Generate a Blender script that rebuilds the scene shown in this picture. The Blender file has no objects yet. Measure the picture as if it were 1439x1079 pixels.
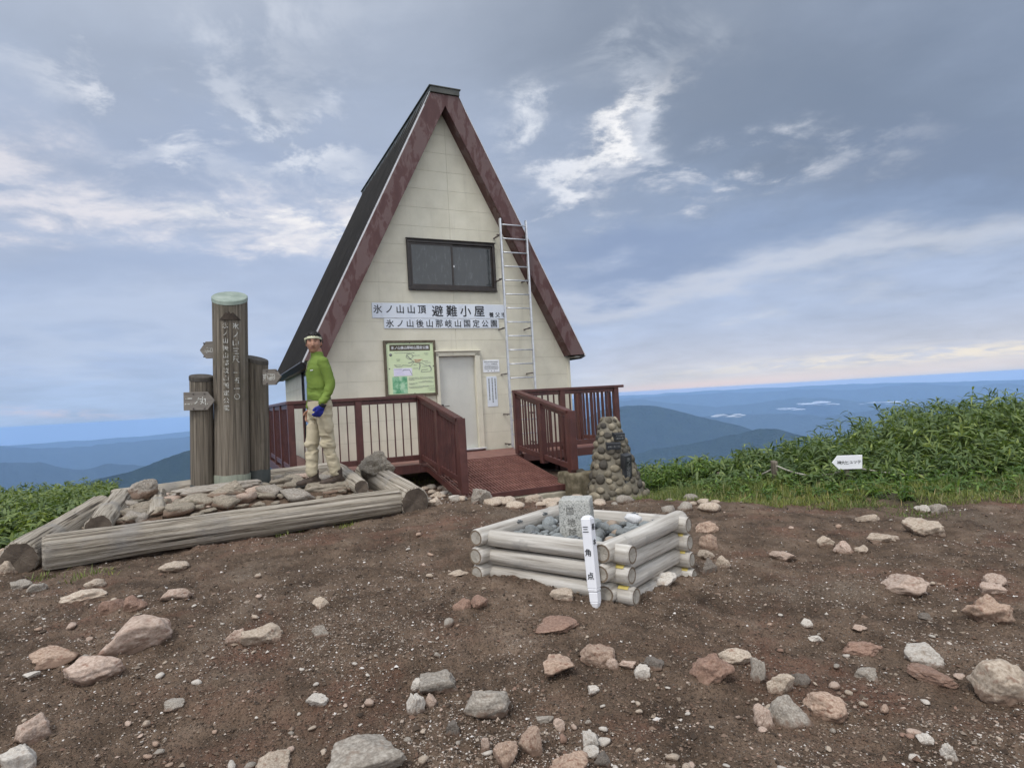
import bpy, bmesh, math, random
import numpy as np
from mathutils import Vector, Matrix, Quaternion
from mathutils.noise import fractal

# ------------------------------------------------------------------ camera
PW, PH, FPX = 1439, 1079, 870.0
EYE = 1.35
PITCH, ROLL = 0.0242, -0.0566
SC = bpy.context.scene
COL = SC.collection

def _rot(pitch, roll):
    f = np.array([0, math.cos(pitch), math.sin(pitch)]); r = np.array([1., 0, 0]); u = np.cross(r, f)
    r2 = math.cos(roll) * r + math.sin(roll) * u
    u2 = -math.sin(roll) * r + math.cos(roll) * u
    return np.array([r2, u2, f])
RC = _rot(PITCH, ROLL)
cam_data = bpy.data.cameras.new("camera")
cam_data.sensor_width = 36.0
cam_data.sensor_fit = 'HORIZONTAL'
cam_data.lens = FPX / PW * 36.0
cam_data.clip_start = 0.1
cam_data.clip_end = 120000
cam = bpy.data.objects.new("camera", cam_data)
COL.objects.link(cam)
_m = Matrix.Identity(4)
for i in range(3):
    _m[i][0] = RC[0][i]; _m[i][1] = RC[1][i]; _m[i][2] = -RC[2][i]
_m[0][3], _m[1][3], _m[2][3] = 0, 0, EYE
cam.matrix_world = _m
SC.camera = cam

def ray(x, y):
    return RC.T @ np.array([(x - PW / 2) / FPX, (PH / 2 - y) / FPX, 1.0])
def at(x, y, Y):
    d = ray(x, y); p = d * (Y / d[1]); return Vector((p[0], p[1], p[2] + EYE))

# ------------------------------------------------------------------ exposure
SC.view_settings.view_transform = 'Standard'
SC.view_settings.look = 'None'
SC.view_settings.exposure = 0.22
SC.view_settings.gamma = 1.0
SC.view_settings.use_curve_mapping = False
SC.cycles.use_denoising = True
SC.cycles.max_bounces = 8
SC.cycles.volume_bounces = 4

# ------------------------------------------------------------------ node helper
class T:
    def __init__(s, tree): s.t = tree; tree.nodes.clear()
    def n(s, typ, attrs=None, **ins):
        nd = s.t.nodes.new('ShaderNode' + typ)
        for k, v in (attrs or {}).items(): setattr(nd, k, v)
        for k, v in ins.items():
            key = int(k[1:]) if k[0] == 'i' and k[1:].isdigit() else k.replace('_', ' ')
            s.put(nd.inputs[key], v)
        return nd
    def put(s, sock, v):
        if isinstance(v, bpy.types.NodeSocket): s.t.links.new(v, sock)
        elif isinstance(v, bpy.types.Node): s.t.links.new(v.outputs[0], sock)
        elif isinstance(v, tuple) and sock.type == 'RGBA' and len(v) == 3: sock.default_value = (*v, 1)
        else: sock.default_value = v
    def math(s, op, a, b=0.0, c=None, clamp=False):
        nd = s.n('Math', {'operation': op, 'use_clamp': clamp}, i0=a, i1=b)
        if c is not None: s.put(nd.inputs[2], c)
        return nd.outputs[0]
    def vec(s, op, a, b=None, scale=None):
        nd = s.n('VectorMath', {'operation': op}, i0=a)
        if b is not None: s.put(nd.inputs[1], b)
        if scale is not None: s.put(nd.inputs['Scale'], scale)
        return nd.outputs['Value'] if op in ('DOT_PRODUCT', 'LENGTH') else nd.outputs[0]
    def mix(s, f, a, b, blend='MIX'):
        nd = s.n('Mix', {'data_type': 'RGBA', 'blend_type': blend, 'clamp_factor': True})
        s.put(nd.inputs[0], f); s.put(nd.inputs[6], a); s.put(nd.inputs[7], b)
        return nd.outputs[2]
    def noise(s, v, scale, detail=4, rough=.55, dist=0.0, color=False):
        nd = s.n('TexNoise', Scale=scale, Detail=detail, Roughness=rough, Distortion=dist)
        if v is not None: s.put(nd.inputs['Vector'], v)
        return nd.outputs['Color' if color else 0]
    def ramp(s, f, stops, interp='LINEAR'):
        nd = s.n('ValToRGB', Fac=f); cr = nd.color_ramp; cr.interpolation = interp
        while len(cr.elements) < len(stops): cr.elements.new(.5)
        for e, (p, c) in zip(cr.elements, stops):
            e.position = p; e.color = (*c, 1) if not isinstance(c, (int, float)) else (c, c, c, 1)
        return nd.outputs[0]
    def rng(s, v, a, b, c=0., d=1., smooth=True):
        nd = s.n('MapRange', {'interpolation_type': 'SMOOTHSTEP' if smooth else 'LINEAR', 'clamp': True})
        for i, x in enumerate((v, a, b, c, d)): s.put(nd.inputs[i], x)
        return nd.outputs[0]

def lin(r, g, b):
    f = lambda c: (c / 255 / 12.92) if c / 255 <= .04045 else ((c / 255 + .055) / 1.055) ** 2.4
    return (f(r), f(g), f(b))

# ------------------------------------------------------------------ world: overcast morning sky
SUN_EL, SUN_AZ = math.radians(58), math.radians(215)      # azimuth measured from +Y towards +X
world = bpy.data.worlds.new("World"); SC.world = world; world.use_nodes = True
w = T(world.node_tree)
WS = 0.1
def sk(r, g, b):
    c = lin(r, g, b); return tuple(v / WS for v in c)
D = w.n('TexCoord').outputs['Generated']
sx = w.n('SeparateXYZ', Vector=D)
X_, Y_, Z_ = sx.outputs
# cloud-layer coordinates: where the view ray meets a flat layer overhead
zz = w.math('ADD', w.math('MAXIMUM', Z_, 0.0), .16)
Q = w.vec('SCALE', D, scale=w.math('DIVIDE', 1.0, zz))
warp = w.vec('SCALE', w.vec('SUBTRACT', w.noise(Q, 1.3, 5, .55, color=True), (.5, .5, .5)), scale=.26)
warp2 = w.vec('SCALE', w.vec('SUBTRACT', w.noise(Q, 3.2, 7, .62, color=True), (.5, .5, .5)), scale=.22)
DW = w.vec('ADD', D, warp)
DW2 = w.vec('ADD', w.vec('ADD', D, w.vec('SCALE', warp, scale=.55)), warp2)
n_big = w.noise(Q, 1.1, 6, .55, .4)
n_mid = w.noise(Q, 2.7, 8, .6, .5)
n_fine = w.noise(Q, 4.2, 9, .62, .35)
def blob(px, py, rx, ry, ang=0.0, dirv=None, e=1.0):
    """soft elliptical patch of sky round one direction; sizes in photo pixels"""
    c = ray(px, py); k = np.linalg.norm(c); c = c / k
    u = RC[0] * math.cos(math.radians(ang)) + RC[1] * math.sin(math.radians(ang)); u = u - c * (u @ c); u /= np.linalg.norm(u)
    v = np.cross(c, u)
    dv = dirv if dirv is not None else DW
    a = w.math('MULTIPLY', w.vec('DOT_PRODUCT', dv, tuple(u)), FPX * k / rx)
    # remove the centre's own offset (u is perpendicular to c, so it is 0 there)
    b = w.math('MULTIPLY', w.vec('DOT_PRODUCT', dv, tuple(v)), FPX * k / ry)
    r2 = w.math('ADD', w.math('MULTIPLY', a, a), w.math('MULTIPLY', b, b))
    g = w.math('EXPONENT', w.math('MULTIPLY', r2, -e))
    return w.math('MULTIPLY', g, w.math('GREATER_THAN', w.vec('DOT_PRODUCT', D, tuple(c)), 0.1))
zs = w.math('MULTIPLY', w.math('ADD', Z_, .05), 1 / 1.05)
left = w.ramp(zs, [(0, lin(143, 171, 212)), (.055, lin(152, 178, 216)), (.12, lin(158, 177, 210)), (.21, lin(164, 179, 206)),
                   (.32, lin(166, 179, 203)), (.48, lin(160, 172, 192)), (.62, lin(184, 192, 206)), (.8, (.98, 1.06, 1.2))])
right = w.ramp(zs, [(0, lin(160, 180, 212)), (.055, lin(196, 199, 210)), (.085, lin(186, 190, 206)), (.14, lin(168, 181, 207)), (.26, lin(152, 170, 200)),
                    (.36, lin(140, 156, 182)), (.5, lin(138, 150, 170)), (.66, lin(176, 184, 198)), (.8, (.98, 1.06, 1.2))])
base = w.mix(w.rng(X_, -.25, .3), left, right)
# unseen sky behind the camera, brightened to light the haze and scene
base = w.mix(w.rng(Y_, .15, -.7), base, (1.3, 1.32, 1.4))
base = w.mix(1.0, base, w.ramp(n_big, [(.25, .84), (.5, 1.0), (.75, 1.13)]), 'MULTIPLY')
base = w.mix(1.0, base, w.ramp(n_mid, [(.3, .93), (.55, 1.0), (.75, 1.07)]), 'MULTIPLY')
def lay(col, fac): 
    global base
    base = w.mix(fac, base, col)
def amt(b, k, nz=None, lo=.42, hi=.6):
    f = w.math('MULTIPLY', b, k, clamp=True)
    return f if nz is None else w.math('MULTIPLY', f, w.rng(nz, lo, hi))
lay(lin(104, 120, 143), amt(blob(1180, 150, 350, 150, -6, DW2), .95))
lay(lin(108, 124, 150), amt(blob(1400, 250, 230, 90, 8, DW2), .85))
lay(lin(118, 130, 148), amt(blob(930, 40, 280, 120, 0, DW2), .75))
lay(lin(140, 152, 172), amt(blob(420, 110, 260, 60, 4, DW2), .55))
lay(lin(140, 156, 184), amt(blob(330, 215, 240, 45, 0, DW2), .5))
lay(lin(120, 139, 174), amt(blob(900, 355, 230, 34, 7, DW), .75))
lay(lin(126, 146, 178), amt(blob(1260, 310, 260, 30, 8, DW), .7))
lay(lin(152, 169, 199), amt(blob(150, 370, 320, 35, 0, DW), .6))
lay(lin(208, 209, 216), amt(blob(1060, 388, 420, 22, 7, DW), .5))
lay(lin(196, 202, 214), amt(blob(1300, 360, 260, 36, 6, DW), .5))
lay(lin(226, 222, 226), amt(blob(120, 275, 260, 34, -8, DW2), .85, n_mid, .36, .56))
lay(lin(226, 224, 228), amt(blob(430, 320, 190, 28, -8, DW2), .85, n_mid, .36, .56))
lay(lin(243, 240, 238), amt(blob(420, 300, 150, 22, -9, DW2), .9, n_fine, .46, .6))
lay(lin(244, 243, 243), amt(blob(862, 200, 92, 13, 42, DW2), 1.0, n_fine, .36, .54))
lay(lin(222, 226, 234), amt(blob(905, 165, 60, 26, 80, DW2), .8, n_fine, .44, .6))
lay(lin(226, 229, 236), amt(blob(790, 255, 60, 14, 25, DW2), .8, n_fine, .42, .6))
lay(lin(232, 233, 238), amt(blob(1000, 236, 170, 22, 5, DW2), .85, n_fine, .42, .62))
lay(lin(225, 229, 236), amt(blob(745, 190, 48, 24, 30, DW2), .85, n_fine, .44, .6))
lay(lin(232, 234, 240), amt(blob(185, 170, 110, 40, -20, DW2), .9, n_fine, .46, .6))
lay(lin(228, 231, 238), amt(blob(110, 25, 90, 36, 10, DW2), .9, n_fine, .44, .6))
lay(lin(222, 226, 234), amt(blob(420, 185, 110, 50, -25, DW2), .85, n_fine, .47, .6))
lay(lin(205, 211, 222), amt(blob(330, 40, 190, 50, 0, DW2), .7, n_fine, .45, .62))
lay(lin(196, 203, 214), amt(blob(930, 75, 90, 34, 20, DW2), .6, n_mid, .44, .6))
lay(lin(236, 224, 206), amt(blob(1330, 497, 300, 11, 4, D), .85, n_fine, .36, .6))
lay(lin(222, 196, 196), amt(blob(1000, 541, 190, 7, 4, D), .75))
lay(lin(214, 204, 206), amt(blob(1250, 522, 330, 12, 4, D), .6))
lay(lin(206, 192, 204), amt(blob(70, 580, 90, 6, -3, D), .5, n_fine, .40, .6))
lay(lin(186, 198, 220), amt(blob(200, 470, 330, 30, 4, DW), .5))
base = w.mix(.10, base, lin(192, 197, 206))
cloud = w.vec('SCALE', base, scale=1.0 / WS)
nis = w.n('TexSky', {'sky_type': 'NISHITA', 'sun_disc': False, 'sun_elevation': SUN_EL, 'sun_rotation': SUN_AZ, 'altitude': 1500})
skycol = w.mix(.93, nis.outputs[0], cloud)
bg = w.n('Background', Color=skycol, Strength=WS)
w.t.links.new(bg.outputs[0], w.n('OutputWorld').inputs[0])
world.cycles.sampling_method = 'MANUAL'; world.cycles.sample_map_resolution = 512

sun_d = bpy.data.lights.new("sun", 'SUN'); sun_d.energy = 1.5; sun_d.angle = math.radians(12); sun_d.color = (1, .965, .91)
sun = bpy.data.objects.new("sun", sun_d); COL.objects.link(sun)
_sd = Vector((math.sin(SUN_AZ) * math.cos(SUN_EL), math.cos(SUN_AZ) * math.cos(SUN_EL), math.sin(SUN_EL)))
sun.rotation_euler = _sd.to_track_quat('Z', 'Y').to_euler(); sun.location = _sd * 30

# ------------------------------------------------------------------ mesh helpers
def hash2(ix, iy, seed):
    h = (ix.astype(np.int64) * 374761393 + iy.astype(np.int64) * 668265263 + seed * 974711) & 0x7fffffff
    h = ((h ^ (h >> 13)) * 1274126177) & 0x7fffffff
    h = h ^ (h >> 16)
    return (h & 0xffff) / 65535.0
def vnoise(x, y, seed=0):
    x = np.asarray(x, float); y = np.asarray(y, float)
    ix, iy = np.floor(x), np.floor(y); fx, fy = x - ix, y - iy
    fx = fx * fx * fx * (fx * (fx * 6 - 15) + 10); fy = fy * fy * fy * (fy * (fy * 6 - 15) + 10)
    a, b, c, d = hash2(ix, iy, seed), hash2(ix + 1, iy, seed), hash2(ix, iy + 1, seed), hash2(ix + 1, iy + 1, seed)
    return (a + (b - a) * fx) * (1 - fy) + (c + (d - c) * fx) * fy - .5
def fbm(x, y, oct=4, seed=0, gain=.5):
    s = 0; a = 1.0
    for o in range(oct):
        s = s + a * vnoise(x * 2 ** o + 17.3 * o, y * 2 ** o - 9.1 * o, seed + o); a *= gain
    return s
def sstep(a, b, x):
    t = np.clip((np.asarray(x, float) - a) / (b - a), 0, 1); return t * t * (3 - 2 * t)

def link(name, me, mats, parent=None, loc=None, rot=None):
    o = bpy.data.objects.new(name, me); COL.objects.link(o)
    for m in (mats if isinstance(mats, (list, tuple)) else [mats]):
        if m is not None: me.materials.append(m)
    if parent is not None: o.parent = parent
    if loc is not None: o.location = loc
    if rot is not None: o.rotation_euler = rot
    return o
def np_mesh(name, V, F, smooth=False, slots=None):
    """V (n,3), F (m,k) arrays of one face size"""
    V = np.asarray(V, np.float32); F = np.asarray(F, np.int32); k = F.shape[1]
    me = bpy.data.meshes.new(name)
    me.vertices.add(len(V)); me.vertices.foreach_set('co', V.ravel())
    me.loops.add(F.size); me.loops.foreach_set('vertex_index', F.ravel())
    me.polygons.add(len(F)); me.polygons.foreach_set('loop_start', np.arange(0, F.size, k, dtype=np.int32))
    if slots is not None: me.polygons.foreach_set('material_index', np.asarray(slots, np.int32))
    me.polygons.foreach_set('use_smooth', np.full(len(F), smooth, bool))
    me.update(calc_edges=True); me.validate()
    return me
def face_attr(me, name, vals):
    a = me.attributes.new(name, 'FLOAT', 'FACE'); a.data.foreach_set('value', np.asarray(vals, np.float32))
def tag(o, label=None, cat=None, group=None, kind=None):
    if label: o['label'] = label
    if cat: o['category'] = cat
    if group: o['group'] = group
    if kind: o['kind'] = kind
    return o
def thing(name, label, cat, loc=(0, 0, 0), rz=0.0, group=None):
    o = bpy.data.objects.new(name, None); COL.objects.link(o); o.empty_display_size = .1
    o.location = loc; o.rotation_euler = (0, 0, rz)
    return tag(o, label, cat, group)

class MB:
    def __init__(s): s.v = []; s.f = []; s.m = []; s.off = Vector((0, 0, 0)); s.sm = []
    def add(s, vs, fs, m=0, sm=False):
        k = len(s.v); s.v += [Vector(v) for v in vs]
        for f in fs: s.f.append([i + k for i in f]); s.m.append(m); s.sm.append(sm)
        return s
    def box(s, x0, x1, y0, y1, z0, z1, m=0):
        v = [(x, y, z) for z in (z0, z1) for y in (y0, y1) for x in (x0, x1)]
        return s.add(v, [(0, 2, 3, 1), (4, 5, 7, 6), (0, 1, 5, 4), (2, 6, 7, 3), (0, 4, 6, 2), (1, 3, 7, 5)], m)
    def bar(s, p0, p1, wd, ht, up=(0, 0, 1), m=0):
        p0, p1 = Vector(p0), Vector(p1); d = (p1 - p0).normalized(); up = Vector(up)
        sd = d.cross(up).normalized(); u2 = sd.cross(d)
        v = []
        for p in (p0, p1):
            for a, b in ((-1, -1), (1, -1), (1, 1), (-1, 1)): v.append(p + sd * (a * wd / 2) + u2 * (b * ht / 2))
        return s.add(v, [(3, 2, 1, 0), (4, 5, 6, 7), (0, 1, 5, 4), (1, 2, 6, 5), (2, 3, 7, 6), (3, 0, 4, 7)], m)
    def prism(s, pts, axis, t0, t1, m=0):
        """extrude a 2-D outline: axis 'y' takes (x,z) points from y=t0 to t1, 'z' takes (x,y)"""
        n = len(pts)
        f = (lambda p, t: (p[0], t, p[1])) if axis == 'y' else ((lambda p, t: (p[0], p[1], t)) if axis == 'z' else (lambda p, t: (t, p[0], p[1])))
        v = [f(p, t0) for p in pts] + [f(p, t1) for p in pts]
        return s.add(v, [list(range(n))[::-1], list(range(n, 2 * n))] + [[i, (i + 1) % n, n + (i + 1) % n, n + i] for i in range(n)], m)
    def tube(s, pts, r, n=8, m=0, cap=True):
        pts = [Vector(p) for p in pts]; R = r if isinstance(r, (list, tuple)) else [r] * len(pts)
        rings = []; prev = None
        for i, p in enumerate(pts):
            d = (pts[min(i + 1, len(pts) - 1)] - pts[max(i - 1, 0)]).normalized()
            if prev is None: a = d.orthogonal().normalized()
            else: a = (prev - d * prev.dot(d)).normalized()
            prev = a; b = d.cross(a)
            rings.append([p + (a * math.cos(2 * math.pi * k / n) + b * math.sin(2 * math.pi * k / n)) * R[i] for k in range(n)])
        v = [q for rg in rings for q in rg]
        f = [[i * n + k, i * n + (k + 1) % n, (i + 1) * n + (k + 1) % n, (i + 1) * n + k] for i in range(len(pts) - 1) for k in range(n)]
        if cap: f += [list(range(n))[::-1], list(range((len(pts) - 1) * n, len(pts) * n))]
        return s.add(v, f, m, True)
    def build(s, name, mats, parent=None, bevel=0, seg=1, loc=None, rot=None, off=None, smooth=None):
        me = bpy.data.meshes.new(name); o_ = Vector(off) if off is not None else Vector((0, 0, 0))
        me.from_pydata([v - o_ for v in s.v], [], s.f)
        for p, m, sm in zip(me.polygons, s.m, s.sm): p.material_index = m; p.use_smooth = sm if smooth is None else smooth
        bm = bmesh.new(); bm.from_mesh(me); bmesh.ops.recalc_face_normals(bm, faces=bm.faces); bm.to_mesh(me); bm.free()
        o = link(name, me, mats, parent, loc, rot)
        if bevel:
            b = o.modifiers.new('bevel', 'BEVEL'); b.width = bevel; b.segments = seg; b.limit_method = 'ANGLE'
        return o

def baked(o, name, mat):
    """freeze an object's modifiers into a plain mesh and drop the source"""
    bpy.context.view_layer.update()
    dg = bpy.context.evaluated_depsgraph_get()
    me = bpy.data.meshes.new_from_object(o.evaluated_get(dg)); me.name = name
    bpy.data.objects.remove(o); return me

# ------------------------------------------------------------------ lettering
_gl = {}
def glyph(ch, bold):
    k = (ch, bold)
    if k not in _gl:
        cu = bpy.data.curves.new('glyph', 'FONT'); cu.body = ch; cu.size = 1; cu.resolution_u = 2; cu.offset = bold; cu.fill_mode = 'FRONT'
        o = bpy.data.objects.new('glyph', cu); COL.objects.link(o); bpy.context.view_layer.update()
        me = bpy.data.meshes.new_from_object(o.evaluated_get(bpy.context.evaluated_depsgraph_get()))
        V_ = np.array([v.co[:2] for v in me.vertices]) if len(me.vertices) else np.zeros((0, 2))
        F_ = [list(p.vertices) for p in me.polygons]
        bpy.data.objects.remove(o); bpy.data.curves.remove(cu); bpy.data.meshes.remove(me)
        if len(V_): V_ = V_ - (V_.max(0) + V_.min(0)) / 2
        _gl[k] = (V_, F_)
    return _gl[k]
def letters(items, mat, parent, name='lettering', fn=None, bold=.012, thick=.0015):
    """items: (char, x, z, size[, width factor]) on a front face seen from -y; fn maps (x, z) to local xyz and outward normal offset"""
    fn = fn or (lambda x, z, t: (x, -t, z))
    mb = MB()
    for it in items:
        ch, x, z, sz = it[:4]; wf = it[4] if len(it) > 4 else 1.0
        V_, F_ = glyph(ch, 0.0)
        if not len(V_): continue
        o_ = max(bold, 0) * sz * .8
        for q, (ox, oz) in enumerate(((0, 0), (o_, 0), (-o_, 0), (0, o_), (0, -o_)) if o_ else ((0, 0),)):
            mb.add([fn(x + ox + p[0] * sz * wf, z + oz + p[1] * sz, thick + .00025 * q) for p in V_], F_)
    me = bpy.data.meshes.new(name); me.from_pydata(mb.v, [], mb.f)
    return link(name, me, mat, parent)
def row(text, x0, x1, z, size, wf=1.0):
    n = len(text); return [(c, x0 + (x1 - x0) * (i + .5) / n, z, size, wf) for i, c in enumerate(text)]
def column(text, x, z0, z1, size, wf=1.0):
    n = len(text); return [(c, x, z0 + (z1 - z0) * (i + .5) / n, size, wf) for i, c in enumerate(text)]

# ------------------------------------------------------------------ materials
MATS = {}
def mat(name, stops, scale=6, detail=6, rough=.7, bump=.2, bscale=40, stretch=(1, 1, 1), metallic=0., spec=.4, big=None, bigscale=1.2, dist=.0,
        bumpd=.01, attr=None, rand=0.0, coat=0.0, coords='Object', dirt=None, streak=None):
    m = bpy.data.materials.new(name); m.use_nodes = True; t = T(m.node_tree)
    co = t.n('TexCoord').outputs[coords]
    if rand:
        co = t.vec('ADD', co, t.vec('SCALE', (13.1, 7.7, 5.3), scale=t.n('ObjectInfo').outputs['Random']))
    v = t.vec('MULTIPLY', co, stretch)
    c = t.ramp(t.noise(v, scale, detail, .6, dist), stops)
    if big:                                            # a second, larger mottling
        c = t.mix(t.rng(t.noise(co, bigscale, 4, .6), big[1], big[2]), c, big[0])
    if attr:                                           # per-leaf / per-stone tint
        a = t.n('Attribute', {'attribute_name': 'tint'}).outputs['Fac']
        c = t.mix(1.0, c, t.ramp(a, attr), 'MULTIPLY')
    if rand:
        r = t.n('ObjectInfo').outputs['Random']
        c = t.mix(1.0, c, t.ramp(r, [(0, (1 - rand, 1 - rand * 1.1, 1 - rand * 1.2)), (.5, (1, .98, .96)), (1, (1 + rand, 1 + rand * .9, 1 + rand * .8))]), 'MULTIPLY')
    if dirt:                                           # caked soil with a ragged upper edge
        raw = t.n('TexCoord').outputs['Object']
        lv = t.math('ADD', t.n('SeparateXYZ', Vector=raw).outputs[2], t.math('MULTIPLY', t.math('SUBTRACT', t.noise(co, 2.3, 6, .65), .5), 1.5))
        c = t.mix(t.math('MULTIPLY', t.rng(lv, .12, -.30), .85), c, dirt)
    if streak:                                         # rain streaks and grime, long in the vertical
        k = t.rng(t.noise(t.vec('MULTIPLY', co, (5, 5, .35)), 1.6, 8, .7), .52, .74)
        c = t.mix(t.math('MULTIPLY', k, streak[1]), c, streak[0])
    b = t.n('BsdfPrincipled', Base_Color=c, Roughness=rough, Metallic=metallic, Specular_IOR_Level=spec, Coat_Weight=coat)
    if bump:
        h = t.math('ADD', t.noise(v, bscale, 6, .65), t.math('MULTIPLY', t.noise(v, bscale * .22, 3, .5), .8))
        b_ = t.n('Bump', Strength=bump, Distance=bumpd, Height=h); t.put(b.inputs['Normal'], b_)
    t.t.links.new(b.outputs[0], t.n('OutputMaterial').inputs[0]); MATS[name] = m
    return m

mat('panel', streak=((.45, .42, .34), .5), stops=[(.3, (.575, .545, .435)), (.55, (.63, .60, .485)), (.75, (.68, .645, .53))], scale=3, detail=5, rough=.75, bump=.22, bscale=160, big=((.53, .495, .405), .54, .78), bigscale=1.1, bumpd=.004)
mat('panel_back', [(.4, (.33, .30, .23)), (.6, (.38, .35, .27))], 4)
mat('maroon', streak=((.16, .062, .052), .45), stops=[(.35, (.070, .026, .022)), (.6, (.098, .036, .030)), (.8, (.13, .054, .045))], scale=5, detail=6, rough=.45, bump=.14, bscale=60, big=((.070, .026, .023), .5, .62), bigscale=4)
mat('maroon_worn', [(.36, (.070, .026, .024)), (.47, (.085, .034, .031)), (.53, (.125, .075, .070)), (.7, (.115, .066, .062))], 3.4, 9, .5, .1, 50, stretch=(1.8, 1, .7), dist=.5)
mat('grating', [(.35, (.16, .068, .055)), (.7, (.26, .125, .10))], 6, 6, .55, .2, 80)
mat('roof_dark', [(.35, (.018, .017, .016)), (.65, (.033, .030, .028))], 4, 6, .5, .1, 40, stretch=(1, 1, .3))
mat('cap_metal', [(.4, (.05, .052, .045)), (.6, (.075, .077, .066))], 4, 4, .45, .05)
mat('soffit', [(.4, (.30, .29, .27)), (.6, (.36, .35, .33))], 4, 4, .7, .05)
mat('trim_pale', [(.4, (.55, .56, .57)), (.6, (.66, .67, .68))], 6, 4, .5, .05)
mat('window_dark', [(.4, (.022, .017, .015)), (.6, (.035, .027, .023))], 8, 4, .4, .05)
mat('alu', [(.4, (.50, .52, .55)), (.6, (.62, .64, .67))], 12, 4, .38, .05, metallic=.55)
mat('bolt', [(.4, (.07, .06, .055)), (.6, (.12, .10, .09))], 12, 4, .6, .05)
mat('door_paint', streak=((.40, .385, .33), .5), stops=[(.35, (.50, .50, .45)), (.65, (.56, .56, .505))], scale=2, detail=6, rough=.55, bump=.06, bscale=90, big=((.46, .45, .40), .55, .75))
mat('sign_white', streak=((.50, .52, .55), .5), stops=[(.35, (.60, .65, .72)), (.65, (.68, .72, .77))], scale=2.5, detail=5, rough=.55, bump=.03, big=((.56, .60, .65), .58, .75), bigscale=4)
mat('ink', [(.4, (.018, .018, .020)), (.6, (.03, .03, .033))], 20, 3, .6, 0)
mat('ink_grey', [(.4, (.16, .17, .17)), (.6, (.26, .27, .26))], 30, 3, .6, 0)
mat('paper', [(.4, (.70, .72, .75)), (.6, (.76, .78, .80))], 6, 4, .6, 0)
mat('map_green', [(.35, (.56, .66, .40)), (.65, (.62, .70, .46))], 3, 5, .5, 0)
mat('map_wood', [(.4, (.085, .068, .045)), (.6, (.13, .105, .072))], 6, 5, .7, .2, 40, stretch=(1, 1, 1))
mat('map_header', [(.4, (.06, .05, .03)), (.6, (.09, .075, .045))], 8, 4, .6, 0)
mat('map_red', [(.4, (.55, .16, .10)), (.6, (.6, .2, .13))], 8, 4, .6, 0)
mat('map_forest', [(.38, (.10, .30, .16)), (.5, (.22, .46, .27)), (.62, (.42, .62, .42))], 9, 5, .6, 0, dist=.6)
mat('map_mauve', [(.4, (.60, .58, .72)), (.6, (.68, .66, .78))], 8, 4, .6, 0)
# weathered timber: grain runs along local x
mat('log_old', [(.35, (.05, .04, .03)), (.42, (.24, .20, .15)), (.50, (.44, .385, .305)), (.66, (.62, .56, .47))], 3.2, 10, .85, 1.0, 22, stretch=(.28, 13, 13), big=((.36, .33, .29), .54, .74), bigscale=2.6, bumpd=.02)
mat('log_end', [(.35, (.055, .042, .032)), (.55, (.115, .09, .068)), (.75, (.19, .155, .12))], 7, 8, .9, .6, 60, bumpd=.012)
mat('log_new', [(.30, (.15, .13, .105)), (.40, (.36, .33, .285)), (.54, (.50, .47, .42)), (.72, (.62, .595, .545))], 3.0, 10, .8, .5, 40, stretch=(.55, 11, 11), big=((.35, .33, .30), .56, .72), bigscale=7, bumpd=.008)
mat('log_new_end', [(.35, (.28, .255, .21)), (.55, (.36, .33, .28)), (.75, (.42, .39, .34))], 14, 8, .85, .4, 90)
mat('log_ring', [(.35, (.13, .095, .065)), (.65, (.20, .155, .11))], 14, 8, .85, .3, 90)
mat('post_wood', [(.32, (.034, .028, .022)), (.42, (.105, .087, .066)), (.54, (.18, .152, .116)), (.72, (.27, .235, .185))], 3.2, 10, .85, .8, 26, stretch=(11, 11, .3), big=((.12, .105, .075), .5, .7), bigscale=2.2, bumpd=.012)
mat('post_dark', [(.4, (.05, .044, .037)), (.6, (.085, .075, .062))], 4, 7, .85, .5, 34, stretch=(6, 6, .4))
mat('copper_green', [(.3, (.16, .20, .165)), (.55, (.25, .30, .25)), (.75, (.34, .38, .33))], 7, 6, .6, .1)
mat('collar_pale', [(.3, (.13, .14, .11)), (.6, (.20, .215, .165)), (.8, (.27, .28, .22))], 5, 8, .75, .2, stretch=(5, 5, .6))
mat('collar_dark', [(.3, (.028, .032, .030)), (.7, (.055, .062, .055))], 6, 6, .6, .15)
mat('carved_white', [(.44, (.20, .175, .135)), (.5, (.5, .5, .46)), (.7, (.68, .68, .64))], 26, 4, .8, 0)
mat('carved_dark', [(.4, (.035, .026, .02)), (.6, (.06, .045, .034))], 14, 4, .9, .2)
mat('board_wood', [(.3, (.13, .115, .10)), (.55, (.20, .18, .155)), (.75, (.26, .235, .205))], 3, 8, .85, .4, 40, stretch=(.6, 5, 6))
# stone
def stone(name, cols, big, **k): mat(name, cols, 9, 10, .9, .45, 46, big=big, bigscale=3.2, bumpd=.012, rand=.12, dirt=(.175, .112, .078), **k)
stone('stone_tan', [(.3, (.25, .20, .15)), (.5, (.43, .36, .285)), (.7, (.57, .50, .41))], ((.25, .16, .115), .52, .76))
stone('stone_pink', [(.3, (.27, .20, .155)), (.5, (.45, .35, .285)), (.7, (.57, .475, .40))], ((.25, .145, .105), .52, .74))
stone('stone_grey', [(.3, (.17, .15, .125)), (.5, (.30, .27, .23)), (.7, (.44, .41, .36))], ((.22, .165, .125), .54, .77))
stone('stone_white', [(.3, (.38, .345, .30)), (.5, (.53, .495, .44)), (.7, (.64, .61, .56))], ((.36, .29, .23), .52, .75))
stone('stone_red', [(.3, (.16, .098, .072)), (.5, (.26, .165, .122)), (.7, (.36, .25, .195))], ((.30, .22, .175), .54, .74))
stone('stone_orange', [(.3, (.24, .165, .12)), (.5, (.39, .285, .215)), (.7, (.51, .405, .325))], ((.20, .11, .075), .50, .72))
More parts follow.
